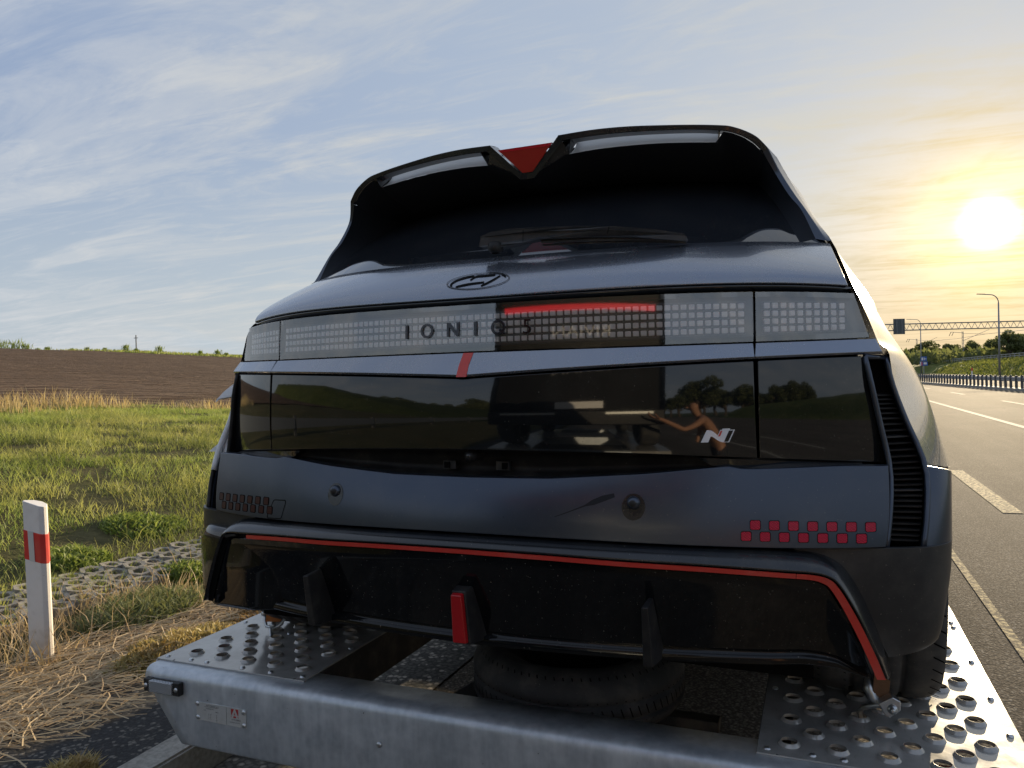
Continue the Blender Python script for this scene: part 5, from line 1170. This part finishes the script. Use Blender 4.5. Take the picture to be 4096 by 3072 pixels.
lamp_post('tall single-arm street lamp standing nearest, right of the gantry sign', 3999, 1497, 1178, 94, 1.7, -1.2)
lamp_post('smaller distant single-arm street lamp beside the dark sign board', 3685, 1465, 1278, 172, 2.2, -1.2)
# overhead gantry with the back of a sign board
ga, gb_ = at_depth(3470, 1312, 150), at_depth(4250, 1303, 150); gd = gb_-ga; gd[2] = 0; GL = np.linalg.norm(gd); gd /= GL; gz = 1312
gt = thing('gantry', (gb_[0], gb_[1], -1.3), 'lattice gantry spanning the road in the distance', 'gantry')
zg = ga[2]; perp = np.array([-gd[1], gd[0], 0])
for hz, off_ in ((.62, 0), (-.62, 0), (.62, 1.2), (-.62, 1.2)):
    mb = MB(); mb.tube([ga*(1, 1, 0)+perp*off_+(0, 0, zg+hz), gb_*(1, 1, 0)+perp*off_+(0, 0, zg+hz+.1)], .085, 6); mb.obj('chord', steelm, gt)
n = 30
for k in range(n):
    for sgn_ in (0, 1):
        p0 = ga*(1, 1, 0)+gd*GL*(k+.5*sgn_)/n; p1 = ga*(1, 1, 0)+gd*GL*(k+.5+.5*sgn_)/n; z0, z1 = (zg-.62, zg+.62) if sgn_ == 0 else (zg+.62, zg-.62)
        mb = MB(); mb.tube([p0+(0, 0, z0), p1+(0, 0, z1)], .05, 5); mb.obj('lattice_bar', steelm, gt)
mb = MB(); mb.tube([gb_*(1, 1, 0)+(0, 0, -1.3), gb_*(1, 1, 0)+(0, 0, zg+.7)], .2, 8); mb.tube([ga*(1, 1, 0)-gd*6+(0, 0, -1.3), ga*(1, 1, 0)-gd*6+(0, 0, zg+.7)], .2, 8); mb.obj('gantry_leg', steelm, gt)
mb = MB(); mb.tube([ga*(1, 1, 0)-gd*6+(0, 0, zg+.6), ga*(1, 1, 0)+(0, 0, zg+.6)], .085, 6); mb.tube([ga*(1, 1, 0)-gd*6+(0, 0, zg-.6), ga*(1, 1, 0)+(0, 0, zg-.6)], .085, 6); mb.obj('chord', steelm, gt)
sgb = mat('sign back', (.10, .11, .12), .5, .5, .5)
c = at_depth(3597, 1306, 149.2); sb_ = thing('sign_board', (c[0], c[1], c[2]-1.6), 'dark grey back of a road sign board hung on the gantry', 'sign')
V = [c+gd*a*1.12+(0, 0, b*1.52) for a, b in ((-1, -1), (1, -1), (1, 1), (-1, 1))]; mk('board', V+[v+perp*.12 for v in V], [(0, 1, 2, 3), (7, 6, 5, 4), (0, 4, 5, 1), (1, 5, 6, 2), (2, 6, 7, 3), (3, 7, 4, 0)], sgb, sb_)
for a in (-.5, .5): mb = MB(); p = c+gd*a*1.0-perp*.06; mb.tube([p-(0, 0, 1.5), p+(0, 0, 1.5)], .06, 5); mb.obj('bracket', steelm, sb_)
# catenary masts
def mast(label, fx_, fyb, fyt, D, right):
    p = at_depth(fx_, fyb, D); top = at_depth(fx_, fyt, D); t = thing('catenary_mast', (p[0], p[1], p[2]-3), label, 'mast', 'railway masts above the embankment'); q_ = CR*np.array([1, 1, 0]); q_ /= np.linalg.norm(q_)
    for off_ in (-.25, .25): mb = MB(); mb.tube([p+q_*off_-(0, 0, 3), top*(0, 0, 1)+p*(1, 1, 0)+q_*off_*.6], .07, 5); mb.obj('leg', steelm, t)
    h = top[2]-p[2]; z0 = p*(1, 1, 0)
    mb = MB()
    for k in range(9): mb.tube([z0+q_*.25*(-1)**k+(0, 0, p[2]+h*k/9), z0-q_*.25*(-1)**k+(0, 0, p[2]+h*(k+1)/9)], .035, 4)
    mb.obj('lattice', steelm, t)
    mb = MB(); mb.tube([z0+(0, 0, top[2]-.3), z0-q_*3.2+(0, 0, top[2]-.1)], .06, 5); mb.tube([z0+(0, 0, top[2]-h*.30), z0+q_*7+(0, 0, top[2]+.4)], .05, 5); mb.tube([z0+(0, 0, top[2]-.5), z0+q_*6+(0, 0, top[2]-.8)], .04, 5); mb.obj('bracket_arm', steelm, t)
    mb = MB(); 
    for a in (-3.1, -2.4): mb.tube([z0+q_*a+(0, 0, top[2]-.1), z0+q_*(a-.5)+(0, 0, top[2]-1.1)], .07, 5)
    mb.obj('insulator', darkp, t); return z0+q_*6+(0, 0, top[2]-.8)
w1 = mast('lattice railway mast nearer to the tall lamp', 3853, 1450, 1326, 200, 1); w2 = mast('lattice railway mast farther off behind the small lamp', 3669, 1470, 1355, 260, 1)
w3 = w1+(w1-w2)*1.2
mb = MB(); mb.tube([w2, (w1+w2)/2-(0, 0, .3), w1, (w1+w3)/2-(0, 0, .3), w3], .045, 4); mb.obj('overhead_wire', steelm, label='thin overhead railway wire strung between the masts', cat='wire')
# blue direction signs
blu = mat('sign blue', (.03, .12, .42), .4, 0, .5)
def road_sign(label, fx0, fx1, fy0, fy1, D, marks):
    a = at_depth(fx0, fy1, D); b = at_depth(fx1, fy0, D); t = thing('road_sign', ((a[0]+b[0])/2, (a[1]+b[1])/2, -.9), label, 'sign', 'blue road signs on one pole'); q_ = CR*np.array([1, 1, 0]); q_ /= np.linalg.norm(q_); w = np.dot(b-a, q_); zz0, zz1 = a[2], b[2]; pn = np.array([q_[1], -q_[0], 0])
    A = [a*(1, 1, 0)+q_*u*w+(0, 0, z) for u, z in ((0, zz0), (1, zz0), (1, zz1), (0, zz1))]; mk('sign_face', A+[v-pn*.06 for v in A], [(0, 1, 2, 3), (7, 6, 5, 4), (0, 4, 5, 1), (1, 5, 6, 2), (2, 6, 7, 3), (3, 7, 4, 0)], blu, t)
    for k, (u0, v0, u1, v1, m_) in enumerate(marks): mk('sign_mark', [a*(1, 1, 0)+q_*u*w+pn*(.015+.01*k)+(0, 0, zz0+(zz1-zz0)*v_) for u, v_ in ((u0, v0), (u1, v0), (u1, v1), (u0, v1))], [(0, 1, 2, 3)], m_, t)
    return t, a, b
t, a, b = road_sign('upper blue road sign with white symbols beyond the road', 3683, 3707, 1426, 1444, 110, [(.12, .15, .38, .8, whitep), (.5, .2, .6, .8, whitep), (.5, .4, .9, .55, whitep)])
mb = MB(); m_ = (a+b)/2; mb.tube([(m_[0], m_[1]+.1, -1.25), (m_[0], m_[1]+.1, b[2])], .06, 6); mb.obj('pole', steelm, t)
road_sign('lower blue road sign with a white panel beyond the road', 3680, 3711, 1446, 1463, 110, [(.02, .05, .16, .95, whitep), (.18, .05, .3, .95, redp), (.45, .3, .85, .8, whitep)])
# red and white posts far away on the verge
pp = at_depth(3888, 1496, 92); mb = MB(); mb.tube([(pp[0], pp[1], -1.2), (pp[0], pp[1], -.2)], .09, 6); o = mb.obj('marker_post', whitep, label='tiny white marker post with red top beside the far road', cat='post'); mb = MB(); mb.tube([(pp[0], pp[1], -.45), (pp[0], pp[1], -.1)], .10, 6)
mk('red_top', mb.v, mb.f, redp, o)
# distant pole on the field
pp = at_depth(545, 1395, 230); tp = at_depth(545, 1340, 230); t = thing('utility_pole', (pp[0], pp[1], 3), 'thin utility pole far beyond the ploughed field', 'pole'); mb = MB(); mb.tube([(pp[0], pp[1], 3), (pp[0], pp[1], tp[2])], [.22, .15], 6); mb.obj('pole', darkp, t)
mb = MB(); mb.tube([(pp[0]-.8, pp[1], tp[2]-.9), (pp[0]+.8, pp[1], tp[2]-.9)], .09, 5); mb.obj('cross_arm', darkp, t)
# ------------------------------------------------------------------ trees
def tree_meshes(seed, n_leaf, leaf):
    rg = np.random.default_rng(seed); V = []; cl = []; mbt = MB(); mbt.tube([(0, 0, 0), (.05, 0, .25), (0, .03, .5), (.02, 0, .72)], [.045, .035, .026, .012], 7)
    for k in range(9):
        a = rg.uniform(0, 2*math.pi); z0 = rg.uniform(.18, .5); r_ = rg.uniform(.16, .38); e = (math.cos(a)*r_, math.sin(a)*r_, z0+rg.uniform(.12, .35)); mbt.tube([(0, 0, z0), (e[0]*.5, e[1]*.5, z0+.12), e], [.018, .012, .005], 5); cl.append((e, rg.uniform(.11, .2)))
    for k in range(9): cl.append(((rg.normal(0, .16), rg.normal(0, .16), rg.uniform(.45, .88)), rg.uniform(.10, .19)))
    cl.append(((0, 0, .85), .16)); P = []
    for (c_, r_) in cl:
        m_ = int(n_leaf*r_*r_/.4); d_ = rg.normal(0, 1, (m_, 3)); d_ /= np.linalg.norm(d_, axis=1)[:, None]; P.append(np.array(c_)+d_*(r_*rg.uniform(.45, 1.05, m_)**.6)[:, None]*np.array([1, 1, .8]))
    P = np.concatenate(P); N = len(P); a = rg.normal(0, 1, (N, 3)); a /= np.linalg.norm(a, axis=1)[:, None]; b = np.cross(a, rg.normal(0, 1, (N, 3))); b /= np.linalg.norm(b, axis=1)[:, None]; s_ = (leaf*rg.uniform(.5, 1.3, N))[:, None]
    V = np.stack([P-a*s_, P+b*s_*.6, P+a*s_, P-b*s_*.6], 1).reshape(-1, 3); F = np.arange(4*N).reshape(-1, 4)
    cm = bpy.data.meshes.new('crown'); cm.from_pydata(V.tolist(), [], F.tolist()); cm.materials.append(treem); tm = bpy.data.meshes.new('trunk'); setmesh(tm, mbt.v, mbt.f); tm.materials.append(barkm); return tm, cm
TM = [tree_meshes(11, 5200, .028), tree_meshes(23, 5200, .030), tree_meshes(37, 5200, .026)]
def tree(p, h, w, k, label, grp):
    t = thing('tree', p, label, 'tree', grp); r_ = random.uniform(0, 6.28)
    for nm, me in (('trunk', TM[k][0]), ('crown', TM[k][1])): o = inst(nm, me, p, t, (0, 0, r_), (w, w, h))
    return t
tw = [(3640, 250, 4.5, 6.5, 'low distant tree just right of the car roof line'), (3670, 230, 5.7, 7.2, 'rounded distant tree behind the small lamp'), (3712, 215, 6.9, 7.9, 'tall bushy distant tree behind the blue signs'), (3745, 235, 5.4, 7.9, 'distant tree right of the blue signs'), (3790, 225, 6.3, 7.2, 'distant tree midway between the two masts'), (3820, 235, 6.3, 6.5, 'paler distant tree left of the nearer mast'), (3885, 210, 6.6, 7.2, 'dark dense distant tree right of the nearer mast'), (3930, 225, 4.8, 7.2, 'low distant tree left of the tall lamp'), (3975, 205, 6.6, 7.9, 'distant tree directly behind the tall lamp'), (4035, 185, 8.1, 8.6, 'tallest distant tree at the right edge of the frame'), (4090, 190, 7.2, 8.6, 'distant tree cut by the right edge of the frame'), (4140, 200, 6.6, 8.6, 'distant tree just outside the right edge')]
for k, (fx_, D, h, w, lb) in enumerate(tw): p = at_depth(fx_, 1455, D); tree((p[0], p[1], 1.0), h, w, k % 3, lb, 'trees beyond the embankment')
n_ = 2600; fxs = rng.uniform(3600, 4250, n_); pl = np.array([at_depth(a, 1450, 205+rng.uniform(-20, 40)) for a in fxs]); pl[:, 2] = 1.0+rng.uniform(0, 3.2, n_); V, F = blades(pl, rng.uniform(.5, 1.6, n_), np.full(n_, .9), .9, rng); trimesh('scrub', V, F, treem, kind='stuff', label='band of green scrub between the embankment and the trees', cat='scrub')
# tufts on the embankment face
n_ = 7000; ex = rng.uniform(23.6, 31, n_); ey = rng.uniform(55, 190, n_); P = np.stack([ex, ey, [emb_z(a, b) for a, b in zip(ex, ey)]], 1); V, F = blades(P, rng.uniform(.15, .55, n_), rng.uniform(.10, .25, n_), .8, rng); trimesh('bank_grass', V, F, leafmat('bank grass', (.12, .16, .035), (.24, .25, .08), .45), kind='stuff', label='rough sunlit grass on the embankment beyond the guard rail', cat='grass')
# ================================================================== what stands behind the camera (seen mirrored in the gloss panel)
suvm = mat('black suv paint', (.003, .0033, .004), .55, 0, .12, 0., .3); chrome = mat('bumper chrome', (.5, .5, .48), .45, .6, .5)
SZ = .55
suv = thing('off_road_car', (.15, -5.0, -1.3+SZ), 'tall black off-roader with a red lamp bar, mirrored in the tailgate panel', 'car')
def loft(secs, name, m_, par, closed=True, **kw):
    V = []; F = []; m2 = len(secs[0])
    for s_ in secs: V += [(p[0], p[1], p[2]+SZ) for p in s_]
    for i in range(len(secs)-1):
        for j in range(m2 if closed else m2-1): a = i*m2+j; b = i*m2+(j+1) % m2; F.append((a, b, b+m2, a+m2))
    F += [tuple(range(m2))[::-1], tuple(range((len(secs)-1)*m2, len(secs)*m2))]; return mk(name, V, F, m_, par, **kw)
def rsec(y, hw, z0, z1, r_=.09, cx=.15): 
    return [(cx+a, y, b) for a, b in ((-hw+r_, z0), (hw-r_, z0), (hw, z0+r_), (hw, z1-r_), (hw-r_, z1), (-hw+r_, z1), (-hw, z1-r_), (-hw, z0+r_))]
loft([rsec(-2.50, .96, -.72, .40), rsec(-2.62, 1.06, -.80, .46), rsec(-3.2, 1.09, -.82, .46), rsec(-6.2, 1.09, -.82, .36), rsec(-7.2, 1.06, -.80, .20), rsec(-7.55, .95, -.72, .10)], 'body', suvm, suv, bevel=.03)
loft([rsec(-2.67, .86, .25, .34), rsec(-2.80, .88, .25, .80), rsec(-2.86, .88, .25, .86), rsec(-4.4, .88, .25, .90), rsec(-5.6, .84, .25, .84), rsec(-6.3, .80, .22, .30)], 'cabin', suvm, suv, bevel=.03)
mk('rear_glass', [(-.60, -2.64, .32+SZ), (.90, -2.64, .32+SZ), (.84, -2.78, .76+SZ), (-.54, -2.78, .76+SZ)], [(0, 3, 2, 1)], plast, suv)
mb = MB(); mb.box((-.74, -2.505, .19+SZ), (1.04, -2.485, .225+SZ)); mb.obj('red_lamp_bar', mat('lit red bar', (.55, .01, .03), .5, 0, .2, 0.), suv)
mb = MB(); mb.box((-.85, -2.50, -.80+SZ), (1.15, -2.42, -.56+SZ)); mb.obj('bumper', plast, suv, bevel=.02)
mb = MB(); mb.box((-.10, -2.415, -.52+SZ), (.42, -2.405, -.41+SZ)); mb.obj('number_plate', whitep, suv)
mb = MB(); mb.box((.45, -2.43, -.62+SZ), (1.0, -2.41, -.585+SZ)); mb.box((-.70, -2.43, -.62+SZ), (-.1, -2.41, -.585+SZ)); mb.obj('bumper_trim', chrome, suv)
V, F = text_poly('RIVIAN', .085); V = [(.15-(v[0])*2.6, -2.492, .045+SZ+v[1]) for v in V]; mk('tailgate_lettering', V, F, mat('suv lettering', (.12, .12, .12), .5), suv)
for s in (1, -1):
    for y in (-3.3, -6.4):
        c = np.array((.15+s*.93, y, -.90+SZ)); V, F = lathe([(.24,-.12),(.26,-.14),(.36,-.14),(.395,-.11),(.40,-.08),(.40,.08),(.395,.11),(.36,.14),(.26,.14),(.24,.12)], 40, c, 'x'); w = mk('wheel', V, F, rub, suv, smooth=True); V, F = lathe([(.25,-.10),(.22,.0),(.08,.08*s),(.0001,.08*s)], 28, c, 'x'); mk('rim', V, F, darksteel, w, smooth=True)
tr2 = thing('car_trailer', (.15, -5.0, -1.3), 'second car trailer under the black off-roader, behind the camera', 'trailer')
for s in (1, -1):
    mb = MB(); a, b = sorted((.15+s*.62, .15+s*1.16)); mb.box((a, -7.4, -.80), (b, -2.75, -.752)); mb.obj('deck_plate', deckm, tr2)
    for y in (-4.6, -5.3):
        V, F = lathe([(.15,-.08),(.24,-.09),(.255,-.06),(.255,.06),(.24,.09),(.15,.08)], 28, np.array((.15+s*.90, y, -1.045)), 'x'); mk('trailer_wheel', V, F, rub, tr2, smooth=True)
mb = MB(); mb.box((-.95, -7.5, -.93), (1.25, -7.42, -.76)); mb.box((-.47, -2.85, -.93), (.77, -2.75, -.76)); mb.box((-.85, -4.95, -1.05), (1.15, -4.85, -.80)); mb.obj('cross_beam', galv, tr2)
# the man leaning on it
skinm = mat('skin', (.42, .22, .14), .5, 0, .4, build=dusty((.44, .235, .15), (.36, .16, .10), .5, 8, .1)); hairm = mat('short hair', (.035, .022, .015), .8); shortm = mat('dark shorts', (.02, .022, .03), .85)
man = thing('person', (1.95, -2.77, -1.3), 'shirtless person in dark shorts leaning with one arm out, mirrored in the tailgate panel', 'person')
def bend(p): return (1.76+(p[0]-.44-1.76)*1.18, -2.55+(p[1]+.33+2.70)*1.1, -1.3+(p[2]+1.3)*.83)
def skinmesh(name, J, E_, m_, par, sub=2):
    me = bpy.data.meshes.new(name); org = ORG[par.name]; me.from_pydata([tuple(np.array(bend(p))+(0, 0, ZO)-org) for p, r_ in J], E_, []); o = bpy.data.objects.new(name, me); COL.objects.link(o); 
    md = o.modifiers.new('skin', 'SKIN'); md.use_smooth_shade = True
    if not me.skin_vertices:
        bm = bmesh.new(); bm.from_mesh(me); bm.verts.layers.skin.verify(); bm.to_mesh(me); bm.free()
    for i, (p, r_) in enumerate(J):
        sv = me.skin_vertices[0].data[i]; sv.radius = r_ if hasattr(r_, '__len__') else (r_, r_); sv.use_root = (i == 0)
    md2 = o.modifiers.new('sub', 'SUBSURF'); md2.levels = sub; md2.render_levels = sub
    dg = bpy.context.evaluated_depsgraph_get(); ev = o.evaluated_get(dg); nm = bpy.data.meshes.new_from_object(ev); o.modifiers.clear(); o.data = nm; nm.materials.clear(); nm.materials.append(m_); nm.shade_smooth(); o.parent = par; ORG[o.name] = org; return o
hip = (2.40, -3.10, -.47)
J = [(hip, (.135, .105)), ((2.34, -3.08, -.30), (.115, .090)), ((2.25, -3.06, -.12), (.130, .095)), ((2.17, -3.05, .02), (.115, .085)), ((2.12, -3.04, .11), (.050, .050)), ((2.085, -3.04, .17), (.052, .052)),      # 0-5 trunk, neck
     ((2.06, -3.04, .235), (.074, .066)), ((2.05, -3.04, .305), (.082, .072)), ((2.055, -3.04, .37), (.060, .055)),                                                                                                  # 6-8 head
     ((2.12, -2.93, .045), .060), ((2.08, -2.86, .03), .055), ((1.96, -2.82, -.07), .043), ((1.84, -2.79, -.125), .036), ((1.72, -2.76, -.03), .036), ((1.58, -2.73, .085), .025),                                   # 9-14 reaching arm
     ((2.18, -3.17, .04), .060), ((2.21, -3.25, .01), .055), ((2.25, -3.32, -.22), .040), ((2.20, -3.29, -.40), .032), ((2.18, -3.27, -.48), .027),                                                                 # 15-19 hanging arm
     ((2.40, -3.00, -.58), .090), ((2.33, -2.98, -.88), .060), ((2.42, -2.98, -1.22), .040), ((2.33, -2.97, -1.27), .036),                                                                                          # 20-23 leg
     ((2.44, -3.20, -.58), .090), ((2.42, -3.22, -.88), .060), ((2.56, -3.23, -1.22), .040), ((2.47, -3.22, -1.27), .036)]                                                                                          # 24-27 leg
E_ = [(0, 1), (1, 2), (2, 3), (3, 4), (4, 5), (5, 6), (6, 7), (7, 8), (3, 9), (9, 10), (10, 11), (11, 12), (12, 13), (13, 14), (3, 15), (15, 16), (16, 17), (17, 18), (18, 19), (0, 20), (20, 21), (21, 22), (22, 23), (0, 24), (24, 25), (25, 26), (26, 27)]
hb = np.array((1.58, -2.73, .085))
for k, (dy, dz, L_) in enumerate(((.028, .030, .085), (.020, .042, .10), (.004, .046, .105), (-.012, .042, .095), (-.026, .030, .08))):      # thumb .. little finger
    i0 = len(J); J += [(hb+(-.045 if k else -.02, dy*1.0, dz*.35), .013), (hb+(-.075 if k else -.035, dy*1.25+(.03 if k == 0 else 0), dz*.8), .010), (hb+(-.085-L_*.25 if k else -.055, dy*1.4+(.045 if k == 0 else 0), dz+L_*.35), .0085), (hb+(-.082-L_*.3 if k else -.068, dy*1.45+(.05 if k == 0 else 0), dz+L_*.7), .007)]
    E_ += [(14, i0), (i0, i0+1), (i0+1, i0+2), (i0+2, i0+3)]
skinmesh('body', J, E_, skinm, man)
skinmesh('shorts', [(tuple(np.array(hip)+(0, 0, .03)), (.165, .135)), ((2.42, -3.10, -.56), (.15, .13)), ((2.385, -2.995, -.66), .108), ((2.35, -2.985, -.80), .092), ((2.44, -3.205, -.66), .108), ((2.43, -3.215, -.80), .092)], [(0, 1), (1, 2), (2, 3), (1, 4), (4, 5)], shortm, man)
skinmesh('hair', [((2.062, -3.04, .375), (.072, .062)), ((2.085, -3.04, .36), (.066, .062)), ((2.10, -3.04, .32), (.056, .058))], [(0, 1), (1, 2)], hairm, man)
for dy in (-.03, .03):
    V, F = lathe([(.0001, -.011), (.008, -.008), (.011, 0), (.008, .008), (.0001, .011)], 10, bend((1.975, -3.04+dy, .305)), 'z'); mk('eye', V, F, hairm, man, smooth=True)
mk('nose', [bend(p) for p in [(1.972, -3.04, .310), (1.950, -3.04, .270), (1.985, -3.060, .262), (1.985, -3.020, .262)]], [(0, 2, 1), (0, 1, 3), (1, 2, 3)], skinm, man)
mk('mouth', [bend(p) for p in [(1.984, -3.06, .232), (1.984, -3.02, .232), (1.986, -3.02, .222), (1.986, -3.06, .222)]], [(0, 1, 2, 3)], hairm, man)
# grass bank behind the camera on the left
sheet('rear_bank', (-90, -4.2), (-90, -9), lambda x, y: float(np.interp(-x, [4.2, 6, 14, 30, 90], [-1.25, -.8, 1.2, 4.2, 8.]))*min(1, (-9-y)/8)+(-1.3)*(1-min(1, (-9-y)/8))+.15*lump(x, y, .4), mat('rear bank grass', (.05, .07, .02), .95, 0, .05, build=soilb((.05, .068, .018), (.085, .10, .032), .5, 3, .8, .3)), 50, 50)
# guard rail and trees behind
gr2 = thing('guard_rail', (-7.5, -20, -1.1), 'weathered steel guard rail on the bank, mirrored in the left of the tailgate panel', 'guard rail')
mb = MB()
for y0 in range(12): mb.box((-6.3+.012, -46+y0*4.0+.04, -.52), (-6.3+.05, -42+y0*4.0-.04, -.24))
mb.obj('rail_beam', steelm, gr2)
for k in range(13): inst('rail_post', pme2, (-6.38, -46+k*4.0, float(zl(6.4, -20))-.25), gr2)
rr = random.Random(5)
for k in range(46):
    x = -85+k*3.6+rr.uniform(-1.5, 1.5); y = -64+rr.uniform(-14, 8); h = rr.uniform(6, 12)
    tree((x, y, -1.4), h, h*rr.uniform(1.0, 1.4), k % 3, 'dark tree in the row behind the camera, mirrored in the tailgate panel', 'trees mirrored in the car')
